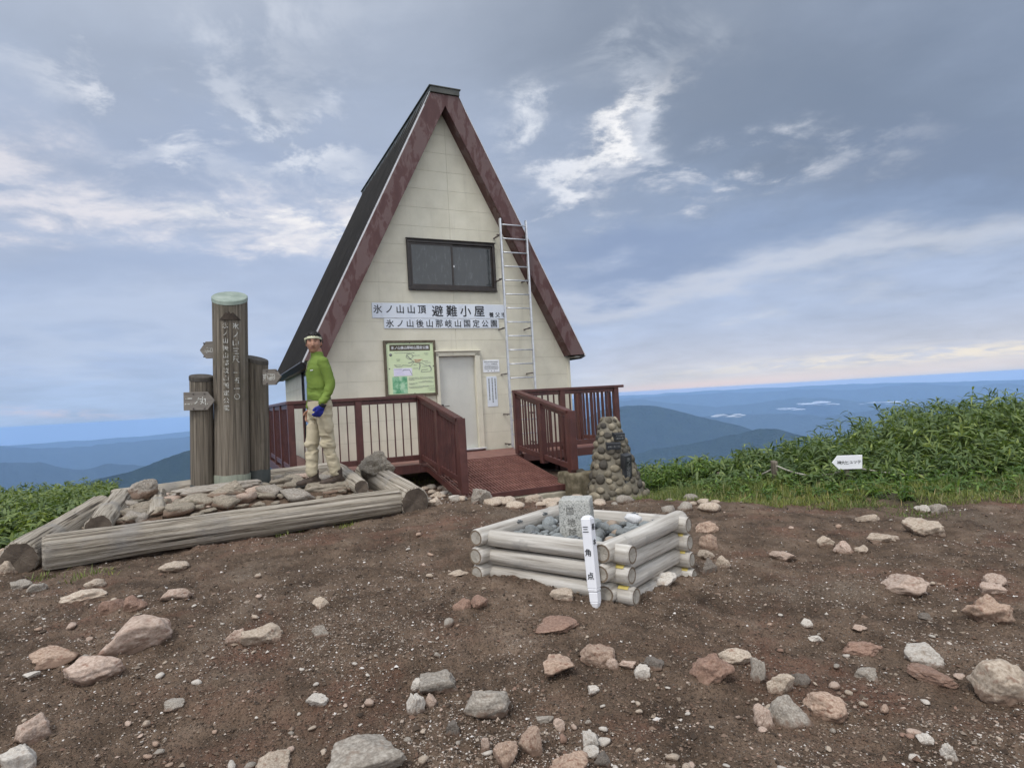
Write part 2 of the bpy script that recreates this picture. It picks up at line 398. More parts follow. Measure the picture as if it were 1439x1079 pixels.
stone('stone_dark', [(.3, (.09, .078, .066)), (.5, (.16, .14, .12)), (.7, (.24, .215, .185))], ((.13, .09, .07), .55, .75))
stone('stone_rubble', [(.3, (.15, .125, .095)), (.5, (.26, .225, .175)), (.7, (.37, .33, .27))], ((.15, .14, .10), .52, .72))
mat('pebble_blue', [(.3, (.13, .145, .15)), (.5, (.20, .22, .225)), (.7, (.29, .31, .31))], 9, 8, .75, .2, 60, rand=.35, bumpd=.004)
mat('pebble_dark', [(.3, (.035, .042, .048)), (.7, (.075, .085, .092))], 9, 8, .7, .2, 60, rand=.2, bumpd=.004)
mat('pebble_white', [(.3, (.50, .50, .50)), (.7, (.68, .68, .67))], 9, 8, .7, .2, 60, bumpd=.004)
mat('pebble_warm', [(.3, (.26, .20, .15)), (.7, (.42, .35, .28))], 9, 8, .75, .2, 60, rand=.15, bumpd=.004)
mat('granite', [(.33, (.12, .125, .115)), (.43, (.31, .315, .29)), (.56, (.43, .43, .40)), (.7, (.55, .55, .51))], 95, 4, .85, .25, 120, big=((.36, .355, .31), .5, .72), bigscale=6, bumpd=.003)
mat('granite_base', [(.3, (.26, .245, .21)), (.5, (.40, .375, .32)), (.7, (.52, .49, .43))], 40, 6, .9, .6, 60, bumpd=.008)
mat('engraved', [(.4, (.10, .10, .09)), (.6, (.17, .165, .15))], 30, 3, .9, 0)
mat('white_post', [(.35, (.74, .75, .78)), (.65, (.80, .81, .83))], 4, 6, .45, .04, big=((.66, .66, .66), .6, .8), bigscale=9)
mat('concrete_moss', [(.3, (.060, .050, .028)), (.48, (.13, .11, .07)), (.62, (.22, .19, .13)), (.8, (.36, .34, .27))], 7, 9, .92, .6, 50, bumpd=.01)
mat('concrete_pale', [(.3, (.26, .235, .17)), (.6, (.40, .37, .29)), (.8, (.5, .47, .39))], 6, 8, .9, .4, 50)
mat('mortar', [(.3, (.13, .115, .085)), (.6, (.20, .18, .14)), (.8, (.26, .24, .2))], 9, 8, .95, .6, 50)
mat('cobble', [(.3, (.12, .105, .078)), (.55, (.20, .18, .14)), (.75, (.28, .255, .205))], 14, 8, .85, .4, 60, attr=[(0, (.35, .35, .38)), (.5, (.75, .73, .69)), (1, (1.4, 1.35, 1.25))], bumpd=.006)
mat('plaque', [(.4, (.024, .026, .030)), (.6, (.045, .048, .053))], 10, 5, .45, .1)
mat('plaque_text', [(.4, (.28, .29, .29)), (.6, (.36, .37, .37))], 10, 5, .5, 0)
mat('tag_yellow', [(.4, (.50, .40, .11)), (.6, (.58, .48, .16))], 10, 5, .6, 0)
mat('steel_clip', [(.4, (.16, .17, .17)), (.6, (.26, .27, .27))], 14, 5, .5, .05, metallic=.5)
# plants
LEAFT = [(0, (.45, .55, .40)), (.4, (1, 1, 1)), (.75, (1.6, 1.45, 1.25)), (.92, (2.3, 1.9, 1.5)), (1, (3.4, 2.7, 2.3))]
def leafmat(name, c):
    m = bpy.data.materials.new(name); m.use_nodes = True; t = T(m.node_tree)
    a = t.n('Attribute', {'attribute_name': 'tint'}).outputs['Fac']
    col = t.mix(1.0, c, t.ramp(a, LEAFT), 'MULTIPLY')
    b = t.n('BsdfPrincipled', Base_Color=col, Roughness=.5, Specular_IOR_Level=.35)
    tr = t.n('BsdfTranslucent', Color=t.mix(1.0, col, (1.25, 1.3, .6), 'MULTIPLY'))
    s = t.n('MixShader', i0=.28, i1=b.outputs[0], i2=tr.outputs[0])
    t.t.links.new(s.outputs[0], t.n('OutputMaterial').inputs[0]); MATS[name] = m
leafmat('bamboo', (.098, .146, .050)); leafmat('blade', (.140, .175, .052)); leafmat('weed', (.075, .135, .030)); leafmat('straw', (.30, .26, .15))
mat('rope', [(.4, (.30, .28, .24)), (.6, (.40, .38, .33))], 30, 5, .9, .3, 90)
# clothing and skin
mat('skin', [(.35, (.32, .165, .105)), (.65, (.39, .21, .14))], 12, 5, .55, .08, 90, bumpd=.002)
mat('lips', [(.4, (.20, .085, .065)), (.6, (.24, .10, .08))], 12, 4, .5, 0)
mat('hair', [(.35, (.008, .007, .007)), (.65, (.028, .025, .024))], 40, 6, .5, .5, 140, bumpd=.006)
mat('shirt', [(.35, (.115, .178, .026)), (.65, (.155, .225, .036))], 5, 6, .8, .15, 120, bumpd=.003)
mat('trousers', [(.35, (.38, .33, .225)), (.65, (.47, .415, .295))], 4, 6, .85, .2, 120, bumpd=.004)
mat('boot', [(.35, (.035, .024, .018)), (.65, (.070, .048, .035))], 14, 6, .65, .4, 90)
mat('sole', [(.4, (.020, .018, .017)), (.6, (.035, .031, .028))], 20, 4, .8, .2)
mat('glove', [(.4, (.010, .016, .17)), (.6, (.018, .028, .26))], 18, 5, .8, .3, 120)
mat('glove_black', [(.4, (.010, .010, .014)), (.6, (.022, .022, .028))], 18, 5, .8, .3, 120)
mat('towel', [(.4, (.52, .52, .36)), (.6, (.62, .62, .45))], 14, 5, .9, .3, 120)
mat('belt', [(.4, (.16, .14, .10)), (.6, (.22, .19, .14))], 14, 5, .7, .1)
mat('eye_dark', [(.4, (.012, .009, .008)), (.6, (.02, .015, .013))], 14, 3, .3, 0)

def glass(name, col, rough, spec):
    m = bpy.data.materials.new(name); m.use_nodes = True; t = T(m.node_tree)
    co = t.n('TexCoord').outputs['Object']
    dirt = t.rng(t.noise(t.vec('MULTIPLY', co, (2, 2, .6)), 9, 7, .65), .5, .72)
    b = t.n('BsdfPrincipled', Base_Color=t.mix(dirt, col, tuple(c * 1.7 + .012 for c in col)), Roughness=rough, Specular_IOR_Level=spec)
    t.t.links.new(b.outputs[0], t.n('OutputMaterial').inputs[0]); MATS[name] = m
glass('glass_dark', (.050, .056, .058), .08, .5)

# ------------------------------------------------------------------ ground: summit plateau falling away to the valleys
PA, PB = np.array([-3.754, 5.0]), np.array([-1.277, 6.7])
PU = (PB - PA) / np.linalg.norm(PB - PA); PV = np.array([-PU[1], PU[0]])
def ground_z(x, y, fine=False):
    x = np.asarray(x, float); y = np.asarray(y, float)
    z = (.105 + .105 * np.tanh((.6 - x) / 1.1)) * sstep(1.0, 3.9, y) * (1 - sstep(7.6, 9.6, y))
    z = z - .05 * sstep(2.2, .8, y)
    z = z - .10 * np.exp(-((x - .9) ** 2 + (y - 9.0) ** 2) / 2.0) - .16 * np.exp(-((x - 1.7) ** 2 + (y - 9.6) ** 2) / 1.2)
    s = (x - PA[0]) * PU[0] + (y - PA[1]) * PU[1]; t = (x - PA[0]) * PV[0] + (y - PA[1]) * PV[1]
    mk = sstep(.12, .55, s) * sstep(3.25, 2.7, s) * sstep(.08, .5, t) * sstep(2.5, 2.0, t)
    z = z + mk * (.195 + .035 * s)
    z = z + .045 * np.exp(-((x - .35) ** 2 + (y - 3.7) ** 2) / .75)
    # dip right of and behind the hut
    z = z - 1.5 * np.exp(-((x - 4.2) ** 2 / 6 + (y - 14.2) ** 2 / 9))
    z = z - 1.9 * sstep(12.0, 17.0, y) * sstep(.3, 2.4, x)
    z = z - .35 * sstep(-4.3, -6.5, x) * sstep(4, 6, y)
    z = z + .12 * fbm(x * .33, y * .33, 3, 5) * sstep(3.2, 6, np.hypot(x, y))
    q = np.sqrt(((x - 1.5) / 9.5) ** 2 + ((y - 7.5) / 11.0) ** 2); d = np.maximum(0, q - 1) * 10
    drop = d * d / (d + 5) * .62
    z = z - 900 * (1 - np.exp(-drop / 900)) * (1 + .05 * fbm(x * .002, y * .002, 3, 8) * sstep(300, 3000, d))
    if fine:
        near = sstep(30, 10, np.hypot(x, y))
        z = z + near * (.045 * fbm(x * 1.3, y * 1.3, 3, 21) + .030 * fbm(x * 5.1, y * 5.1, 3, 31, .6) + .026 * np.abs(fbm(x * 17, y * 17, 3, 41, .65)))
    return z
def gz(x, y): return float(ground_z(x, y, True))
def on_ground(px, py):
    """where the sight line through a photo pixel meets the ground"""
    d = ray(px, py); t = .8
    while t < 60:
        p = d * t
        if p[2] + EYE < gz(p[0], p[1]): break
        t *= 1.01
    a, b = t / 1.01, t
    for _ in range(14):
        m_ = (a + b) / 2; p = d * m_
        if p[2] + EYE < gz(p[0], p[1]): b = m_
        else: a = m_
    p = d * b; return Vector((p[0], p[1], gz(p[0], p[1])))

rr = [0.0, .4, .8]; r_ = 1.2
while r_ < 13: rr.append(r_); r_ *= 1.0058
while r_ < 19500: rr.append(r_); r_ *= 1.055
rr = np.array(rr)
aa = np.concatenate([np.linspace(-50, 50, 820, endpoint=False), np.linspace(50, 310, 90, endpoint=False)])
A_, R_ = np.meshgrid(np.radians(aa), rr)
gx, gy = R_ * np.sin(A_), R_ * np.cos(A_)
gzv = ground_z(gx, gy, True)
NA = len(aa); NR = len(rr)
idx = np.arange(NR * NA).reshape(NR, NA)
q0 = idx[1:-1, :]; q1 = np.roll(q0, -1, 1); q2 = np.roll(idx[2:, :], -1, 1); q3 = idx[2:, :]
F_ = np.stack([q0, q1, q2, q3], -1).reshape(-1, 4)[:, ::-1]
me = np_mesh('ground', np.stack([gx, gy, gzv], -1).reshape(-1, 3), F_, True)
def edge_d(x, y): return (y - np.interp(x, [1.2, 1.5, 2.2, 3.1, 3.9, 4.8, 9, 14], [9.2, 7.9, 7.15, 6.55, 6.1, 6.1, 5.9, 5.6])) * .85
vg = np.maximum(sstep(.25, 1.0, edge_d(gx, gy) + .6 * fbm(gx * 1.4, gy * 1.4, 3, 3)) * sstep(1.3, 1.7, gx), sstep(.1, .6, -4.5 - gx + .4 * fbm(gx * 1.3, gy * 1.3, 3, 6)) * sstep(4.6, 5.6, gy))
va = me.attributes.new('veg', 'FLOAT', 'POINT'); va.data.foreach_set('value', vg.ravel().astype(np.float32))
# close the little hole under the camera
bm = bmesh.new(); bm.from_mesh(me); bm.verts.ensure_lookup_table()
bm.faces.new([bm.verts[int(i)] for i in idx[1, ::-1]]); bmesh.ops.delete(bm, geom=[v for v in bm.verts if not v.link_faces], context='VERTS'); bm.to_mesh(me); bm.free()

def soil():
    m = bpy.data.materials.new('soil'); m.use_nodes = True; t = T(m.node_tree)
    co = t.n('TexCoord').outputs['Object']
    c = t.ramp(t.noise(co, 3.2, 10, .68), [(.3, (.050, .033, .022)), (.45, (.112, .077, .052)), (.58, (.178, .124, .086)), (.72, (.265, .195, .142))])
    red = t.rng(t.noise(co, 1.15, 7, .6, .3), .52, .66)
    c = t.mix(t.math('MULTIPLY', red, .75), c, t.ramp(t.noise(co, 6, 8, .65), [(.3, (.095, .048, .032)), (.5, (.17, .090, .060)), (.7, (.235, .135, .095))]))
    grey = t.rng(t.noise(co, .8, 6, .6), .56, .7)
    c = t.mix(t.math('MULTIPLY', grey, .55), c, t.ramp(t.noise(co, 30, 6, .7), [(.35, (.085, .067, .050)), (.55, (.165, .135, .102)), (.7, (.25, .208, .16))]))
    # fine grit
    vo = t.n('TexVoronoi', {'feature': 'F1'}, Vector=co, Scale=95.0)
    cell = t.n('SeparateColor', Color=vo.outputs['Color']).outputs[0]
    grit = t.math('MULTIPLY', t.math('GREATER_THAN', cell, .90), t.rng(vo.outputs['Distance'], .42, .30))
    grit = t.math('MULTIPLY', grit, t.rng(t.noise(co, 1.9, 5, .6), .44, .6))
    c = t.mix(grit, c, (.36, .32, .27))
    veg = t.n('Attribute', {'attribute_name': 'veg'}).outputs['Fac']
    c = t.mix(veg, c, t.ramp(t.noise(co, 9, 7, .65), [(.35, (.020, .026, .010)), (.55, (.042, .050, .020)), (.7, (.075, .078, .035))]))
    # far slopes: forest
    px = t.n('SeparateXYZ', Vector=co)
    far = t.rng(t.vec('LENGTH', t.vec('MULTIPLY', t.vec('SUBTRACT', co, (1.5, 7.5, 0)), (1, .8, 0))), 10.5, 13.5)
    c = t.mix(far, c, t.ramp(t.noise(t.vec('SCALE', co, scale=.006), 2, 8, .65), [(.35, (.022, .042, .020)), (.6, (.038, .066, .028)), (.8, (.06, .085, .04))]))
    b = t.n('BsdfPrincipled', Base_Color=c, Roughness=.95, Specular_IOR_Level=.25)
    h = t.math('ADD', t.noise(co, 60, 8, .7), t.math('MULTIPLY', t.noise(co, 17, 5, .6), 1.4))
    h = t.math('ADD', h, t.math('MULTIPLY', t.rng(vo.outputs['Distance'], .5, .1), .5))
    bp = t.n('Bump', Strength=1.0, Distance=.018, Height=h); t.put(b.inputs['Normal'], bp)
    t.t.links.new(b.outputs[0], t.n('OutputMaterial').inputs[0]); MATS['soil'] = m
soil()
g_o = link('ground', me, MATS['soil']); tag(g_o, kind='structure')

# ------------------------------------------------------------------ mountains
def forest(name, dark, lite, sc):
    m = bpy.data.materials.new(name); m.use_nodes = True; t = T(m.node_tree)
    co = t.n('TexCoord').outputs['Object']
    c = t.ramp(t.noise(co, sc, 9, .68), [(.35, dark), (.6, lite), (.75, tuple(v * 1.5 for v in lite))])
    b = t.n('BsdfPrincipled', Base_Color=c, Roughness=1, Specular_IOR_Level=0.0)
    bp = t.n('Bump', Strength=1, Distance=25.0, Height=t.noise(co, sc * 2.2, 7, .65)); t.put(b.inputs['Normal'], bp)
    t.t.links.new(b.outputs[0], t.n('OutputMaterial').inputs[0]); MATS[name] = m
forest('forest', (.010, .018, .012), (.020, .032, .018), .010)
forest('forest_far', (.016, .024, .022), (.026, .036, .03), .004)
forest('meadow', (.06, .085, .035), (.10, .13, .055), .02)

def ridge(name, prof, dist, depth, mt='forest_far', seed=1, rough=1.0, base=-930, ns=480, nk=50, meadow=None):
    """a range whose crest runs at DIST metres; prof = crest seen from the hut's terrace"""
    xs = np.array([p[0] for p in prof], float); ys = np.array([p[1] for p in prof], float)
    px = np.linspace(xs[0], xs[-1], ns)
    py = np.interp(px, xs, ys)
    k = np.ones(5) / 5; pad = np.concatenate([[py[0]] * 2, py, [py[-1]] * 2]); py = np.convolve(pad, k, 'valid')
    py = py + rough * (2.4 * fbm(px * .05, px * 0, 4, seed))
    P = np.array([ray(a, b) for a, b in zip(px, py)])
    P = P / np.hypot(P[:, 0], P[:, 1])[:, None] * dist
    U = P[:, :2] / dist
    s = np.linspace(-1, 1, nk); s = np.sign(s) * np.abs(s) ** 1.4
    wob = depth * .55 * fbm(px * .018, px * 0 + seed, 3, seed + 7)
    V = np.zeros((ns, nk, 3))
    for j, sj in enumerate(s):
        off = sj * depth + wob * (1 - abs(sj)) * 0
        X = P[:, 0] + U[:, 0] * off; Y = P[:, 1] + U[:, 1] * off
        top = P[:, 2] + EYE
        f = abs(sj)
        spur = fbm(X / depth * 2.6, Y / depth * 2.6, 5, seed + 3) * (top - base) * .62 * min(1, f * 3.2)
        V[:, j, 0] = X; V[:, j, 1] = Y
        V[:, j, 2] = top - (top - base) * (f ** .82) + np.minimum(spur, (top - base) * f * .5) * (1 - f) 
    id_ = np.arange(ns * nk).reshape(ns, nk)
    F = np.stack([id_[:-1, :-1], id_[1:, :-1], id_[1:, 1:], id_[:-1, 1:]], -1).reshape(-1, 4)
    slots = None; ms = [MATS[mt]]
    if meadow:
        c = V.reshape(-1, 3)[F].mean(1); q = (c - [0, 0, EYE]) @ RC.T
        u_ = PW / 2 + FPX * q[:, 0] / q[:, 2]; v_ = PH / 2 - FPX * q[:, 1] / q[:, 2]
        slots = np.zeros(len(F), int)
        for (mx, my, rx, ry) in meadow:
            slots[((u_ - mx) / rx) ** 2 + ((v_ - my) / ry) ** 2 + .8 * fbm(c[:, 0] / 160, c[:, 1] / 160, 3, 77) < 1] = 1
        ms.append(MATS['meadow'])
    o = link(name, np_mesh(name, V.reshape(-1, 3), F, True, slots), ms); return tag(o, kind='structure')
ridge('mountain_near', [(-900, 960), (-300, 830), (20, 712), (137, 671), (181, 663), (230, 644), (265, 632), (320, 610), (385, 597), (480, 606), (620, 640), (760, 700), (900, 780)], 3200, 1500, 'forest', 3, .8, base=-1300,
      meadow=[(112, 692, 34, 5), (92, 704, 40, 5), (136, 680, 3.5, 10)], ns=1500, nk=150)
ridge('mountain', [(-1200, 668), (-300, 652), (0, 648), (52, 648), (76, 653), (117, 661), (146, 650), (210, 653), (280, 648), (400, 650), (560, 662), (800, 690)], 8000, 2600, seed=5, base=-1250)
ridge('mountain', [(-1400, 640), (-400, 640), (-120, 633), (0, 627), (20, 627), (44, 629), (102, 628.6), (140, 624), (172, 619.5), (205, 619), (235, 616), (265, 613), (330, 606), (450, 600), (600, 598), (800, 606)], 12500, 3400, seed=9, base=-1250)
ridge('mountain_near', [(700, 720), (800, 600), (845, 574), (880, 568), (905, 567), (925, 569), (960, 577), (1000, 588), (1040, 597), (1100, 618), (1180, 645), (1300, 700)], 5200, 1700, 'forest', 13, .5, base=-1250, ns=500, nk=56)
ridge('mountain_near', [(800, 665), (870, 640), (920, 629), (980, 620), (1030, 608), (1065, 600), (1090, 600), (1130, 609), (1200, 617), (1300, 640), (1500, 690)], 3900, 1300, 'forest', 17, .7, base=-1250, ns=500, nk=56)
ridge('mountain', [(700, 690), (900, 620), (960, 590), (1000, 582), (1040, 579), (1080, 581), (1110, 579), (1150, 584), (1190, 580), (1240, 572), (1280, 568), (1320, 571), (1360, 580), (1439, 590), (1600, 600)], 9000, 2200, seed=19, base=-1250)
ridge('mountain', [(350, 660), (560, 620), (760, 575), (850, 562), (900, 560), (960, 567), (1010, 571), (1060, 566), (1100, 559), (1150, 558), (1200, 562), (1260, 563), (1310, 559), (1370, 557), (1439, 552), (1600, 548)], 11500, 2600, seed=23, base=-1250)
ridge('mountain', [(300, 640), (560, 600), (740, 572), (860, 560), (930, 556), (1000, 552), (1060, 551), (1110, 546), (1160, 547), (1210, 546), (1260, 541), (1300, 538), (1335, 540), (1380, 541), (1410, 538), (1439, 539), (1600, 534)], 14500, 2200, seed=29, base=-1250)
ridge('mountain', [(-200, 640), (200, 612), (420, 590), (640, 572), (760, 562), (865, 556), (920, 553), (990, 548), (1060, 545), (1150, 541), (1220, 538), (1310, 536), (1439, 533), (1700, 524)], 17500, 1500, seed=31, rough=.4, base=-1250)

# ------------------------------------------------------------------ the hut (local axes: a across the front, b into the depth, z up)
HO = Vector((-1.0131, 12.0, 0)); HYAW = 0.4458
HU, HV = Vector((math.cos(HYAW), math.sin(HYAW), 0)), Vector((-math.sin(HYAW), math.cos(HYAW), 0))
def hw(a, b, z): return HO + HU * a + HV * b + Vector((0, 0, z))
def hut_thing(name, label, cat, a, b, z, group=None):
    t = thing(name, label, cat, hw(a, b, z), HYAW, group); t['o'] = 0; del t['o']
    return t, Vector((a, b, z))
HD = 6.1                                     # depth
WB = .25                                     # wall plane behind the fascia
Z0, ZE = .333, 2.2                           # wall foot and eave
APZ = 7.137                                  # inner apex of the fascia
def half_in(z): return max(0.0, (APZ - z) / (APZ - ZE) * 2.52)

hut, HZ = hut_thing('mountain_hut', 'cream A-frame mountain refuge with dark steep roof and maroon fascia boards', 'hut', 0, 0, 0)

# front wall: panels laid in courses with open joints over a darker backing
mb = MB()
WW = 2.62                                    # half width of the wall below the eave
rowz = [Z0 + .373 * k for k in range(20)]
J = .004
DX0, DX1, DZ0, DZ1 = -.40, .545, .30, 2.345    # door opening
WX0, WX1, WZ0, WZ1 = -.85, 1.0, 3.57, 4.535  # window opening
def wl(z): return WW + .0 if z <= ZE else half_in(z) * (WW / 2.52) + .05
def cutpoly(x0f, x1f, z0, z1):
    """quad between two side lines, split to stay off the openings"""
    out = []
    zs_ = sorted({z0, z1, *[q for q in (DZ0, DZ1, WZ0, WZ1, ZE) if z0 < q < z1]})
    for a, b in zip(zs_[:-1], zs_[1:]):
        zm = (a + b) / 2
        spans = [(x0f, x1f)]
        for (ox0, ox1, oz0, oz1) in ((DX0, DX1, DZ0, DZ1), (WX0, WX1, WZ0, WZ1)):
            if oz0 <= zm <= oz1:
                ns = []
                for l, r in spans:
                    L, Rr = l(zm), r(zm)
                    if Rr <= ox0 or L >= ox1: ns.append((l, r)); continue
                    if L < ox0: ns.append((l, lambda z, o=ox0: o))
                    if Rr > ox1: ns.append((lambda z, o=ox1: o, r))
                spans = ns
        for l, r in spans: out.append([(l(a), a), (r(a), a), (r(b), b), (l(b), b)])
    return out
for z0, z1 in zip(rowz[:-1], rowz[1:]):
    if z0 > APZ: break
    z1 = min(z1, APZ + .05)
    for l, r in ((lambda z: -wl(z), lambda z: .065 - J / 2), (lambda z: .065 + J / 2, lambda z: wl(z))):
        if l(z1 - .01) >= r(z1 - .01): continue
        for q in cutpoly(l, r, z0 + J / 2, z1 - J / 2):
            if q[1][0] - q[0][0] < .004: continue
            mb.prism(q, 'y', WB, WB + .03)
wall = mb.build('front_wall', MATS['panel'], hut)
mb = MB()
for q in cutpoly(lambda z: -wl(z) + .005, lambda z: wl(z) - .005, Z0 + .004, ZE) + cutpoly(lambda z: -wl(z) + .005, lambda z: wl(z) - .005, ZE, APZ):
    mb.prism(q, 'y', WB + .0065, WB + .09)
mb.build('joint_backing', MATS['panel_back'], wall)
# corner trims
mb = MB()
for s in (-1, 1):
    mb = MB(); mb.box(s * WW - .03, s * WW + .03, WB - .012, WB + .05, Z0, ZE - .01); mb.build('corner_trim', MATS['panel'], wall, bevel=.003)
for x0, x1 in ((-2.59, DX0 - .05), (DX1 + .05, 2.59)):
    mb = MB(); mb.box(x0, x1, WB - .014, WB + .05, Z0 - .03, Z0); mb.build('drip_trim', MATS['panel'], wall, bevel=.003)
# side and back walls
for s in (-1, 1):
    mb = MB()
    for k in range(5):
        z0, z1 = rowz[k], min(rowz[k + 1], ZE + .1)
        xo = s * WW
        if s < 0:                            # long side window leaves a gap
            for y0, y1 in ((WB + .051, .55), (2.3, HD - .3)) if z0 > .7 and z1 < 2.4 else ((WB + .051, HD - .3),):
                mb.box(xo - .012, xo + .03, y0, y1, z0 + J / 2, z1 - J / 2)
        else: mb.box(xo - .03, xo + .012, WB + .051, HD - .3, z0 + J / 2, z1 - J / 2)
    mb.build('side_wall', MATS['panel'], hut)
mb = MB(); mb.prism([(-WW, Z0), (WW, Z0), (WW, ZE), (.02, APZ - .1), (-.02, APZ - .1), (-WW, ZE)], 'y', HD - .3, HD - .22)
mb.build('back_wall', MATS['panel'], hut)
# side window on the left flank
mb = MB(); xo = -WW
for y0, y1 in ((.55, .62), (1.38, 1.47), (2.23, 2.3)): mb.box(xo - .03, xo + .03, y0, y1, .72, 2.195)
mb.box(xo - .03, xo + .03, .62, 2.23, .706, .76); mb.box(xo - .03, xo + .03, .62, 2.23, 2.14, 2.195)
sw = mb.build('side_window', MATS['window_dark'], hut)
for y0, y1 in ((.62, 1.38), (1.47, 2.23)):
    mb = MB(); mb.box(xo - .004, xo + .004, y0, y1, .76, 2.14); mb.build('pane', MATS['glass_dark'], sw)

# roof: two slabs with standing seams
OUT = [(.285, 7.36), (2.86, 2.215)]
sl = Vector((OUT[1][0] - OUT[0][0], 0, OUT[1][1] - OUT[0][1])); L_ = sl.length; sl /= L_; nr = Vector((-sl.z, 0, sl.x))
if nr.x < 0: nr = -nr
for s in (-1, 1):
    mb = MB()
    def P(t, h, y): 
        p = Vector((OUT[0][0], 0, OUT[0][1])) + sl * t + nr * h; return (s * p.x, y, p.z)
    def slab(t0, t1, h0, h1, y0, y1, m=0):
        v = [P(t, h, y) for y in (y0, y1) for h in (h0, h1) for t in (t0, t1)]
        mb.add(v, [(0, 1, 3, 2), (4, 6, 7, 5), (0, 4, 5, 1), (2, 3, 7, 6), (0, 2, 6, 4), (1, 5, 7, 3)], m)
    slab(-.05, L_ + .05, -.10, .012, -.0, HD)
    k = 0
    while .42 * k < HD: slab(-.04, L_ + .052, .013, .040, .06 + .42 * k, .075 + .42 * k); k += 1
    slab(L_ + .022, L_ + .06, -.085, .043, .03, HD + .004)
    rf = mb.build('roof', MATS['roof_dark'], hut, bevel=.003)
    mb = MB(); slab(-.02, L_ + .03, .014, .026, -.022, .012)
    slab(-.02, L_ + .03, -.004, .0135, -.022, -.006)
    mb.build('verge_trim', MATS['trim_pale'], rf)
    # soffit under the eave and the maroon fascia board
    mb = MB(); z = 2.155
    mb.prism([(s * (WW + .032), z), (s * 2.86, z), (s * 2.78, z + .03), (s * (WW + .032), z + .03)], 'y', .012, HD - .01)
    mb.build('soffit', MATS['soffit'], rf)
    mb = MB()
    pts = [(0, APZ), (s * 2.52, ZE), (s * 2.86, 2.215), (s * .285, 7.36), (0, 7.36)]
    mb.prism(pts, 'y', -.045, -.002)
    mb.prism([(0, APZ), (s * 2.52, ZE), (s * 2.545, ZE), (0, APZ + .045)], 'y', .0, WB - .002)
    mb.build('fascia_board', MATS['maroon_worn'], hut, bevel=.004)
mb = MB(); mb.box(-.30, .30, -.075, HD + .12, 7.362, 7.47); mb.box(-.325, .325, -.09, HD + .14, 7.471, 7.495)
for s in (-1, 1): mb.prism([(s * .285, 7.375), (s * .41, 7.10), (s * .425, 7.11), (s * .302, 7.375)], 'y', -.03, HD + .1)
mb.build('ridge_cap', MATS['cap_metal'], hut, bevel=.004)

# gable window
mb = MB(); y0, y1 = WB - .05, WB + .05
mb.box(WX0, WX1, y0, y1, WZ0, WZ0 + .06); mb.box(WX0, WX1, y0, y1, WZ1 - .055, WZ1)
mb.box(WX0, WX0 + .055, y0, y1, WZ0 + .06, WZ1 - .055); mb.box(WX1 - .055, WX1, y0, y1, WZ0 + .06, WZ1 - .055)
mb.box(WX0 - .02, WX1 + .02, y0 - .03, y0 + .02, WZ1 + .001, WZ1 + .022); mb.box(WX0 - .01, WX1 + .01, y0 - .02, y0 + .01, WZ0 - .02, WZ0 - .001)
win = mb.build('window', MATS['window_dark'], hut, bevel=.004)
for x0, x1, dy in ((WX0 + .056, .085, .0), (.055, WX1 - .056, .022)):
    mb = MB(); ya, yb = y0 + .018 + dy, y0 + .038 + dy
    z0, z1 = WZ0 + .061, WZ1 - .056
    mb.box(x0, x0 + .035, ya, yb, z0, z1); mb.box(x1 - .035, x1, ya, yb, z0, z1); mb.box(x0 + .035, x1 - .035, ya, yb, z0, z0 + .04); mb.box(x0 + .035, x1 - .035, ya, yb, z1 - .035, z1)
    mb.build('sash', MATS['window_dark'], win)
    mb = MB(); mb.box(x0 + .034, x1 - .034, ya + .008, ya + .013, z0 + .038, z1 - .034); mb.build('pane', MATS['glass_dark'], win)
mb = MB(); mb.box(.085, .105, y0 + .005, y0 + .018, 4.02, 4.06); mb.build('latch', MATS['trim_pale'], win)
# door
mb = MB()
fx0, fx1, fz1 = DX0, DX1, DZ1
mb.box(fx0 + .002, fx0 + .075, WB - .05, WB + .10, Z0 + .06, fz1 - .03); mb.box(fx1 - .11, fx1 - .002, WB - .05, WB + .10, Z0 + .06, fz1 - .03)
mb.box(fx0 + .002, fx1 - .002, WB - .05, WB + .10, fz1 - .085, fz1 - .002); mb.box(fx0 - .01, fx1 + .01, WB - .085, WB + .02, fz1, fz1 + .025)
df = mb.build('door_frame', MATS['panel'], hut, bevel=.004)
mb = MB(); mb.box(fx0 + .076, fx1 - .111, WB + .035, WB + .075, .42, fz1 - .09)
door = mb.build('door', MATS['door_paint'], hut, bevel=.003)
mb = MB(); mb.tube([(fx0 + .13, WB + .035, 1.28), (fx0 + .13, WB - .02, 1.28), (fx0 + .25, WB - .022, 1.285)], .009, 8); mb.box(fx0 + .11, fx0 + .15, WB + .026, WB + .034, 1.24, 1.32)
mb.build('handle', MATS['bolt'], door)
mb = MB(); mb.box(fx0 - .0, fx1 + .03, WB - .07, WB + .12, .40, .418); mb.box(fx0, fx1 - .04, WB - .055, WB + .1, .385, .399)
mb.build('threshold', MATS['trim_pale'], hut, bevel=.002)
mb = MB(); mb.box(-2.5, 2.5, WB + .0, WB + .1, .14, .30); mb.box(fx0 - .02, fx1 + .02, WB - .04, WB - .001, .30, .384)
mb.box(-2.55, -2.35, .4, HD - .4, -.3, .30); mb.box(2.35, 2.55, .4, HD - .4, -.9, .30)
for x in (-2.4, -.8, .8, 2.4):
    for y in (.6, 3, 5.4): mb.box(x - .12, x + .12, y - .12, y + .12, -1.5, .139)
mb.build('base_beam', MATS['maroon'], hut, bevel=.004)

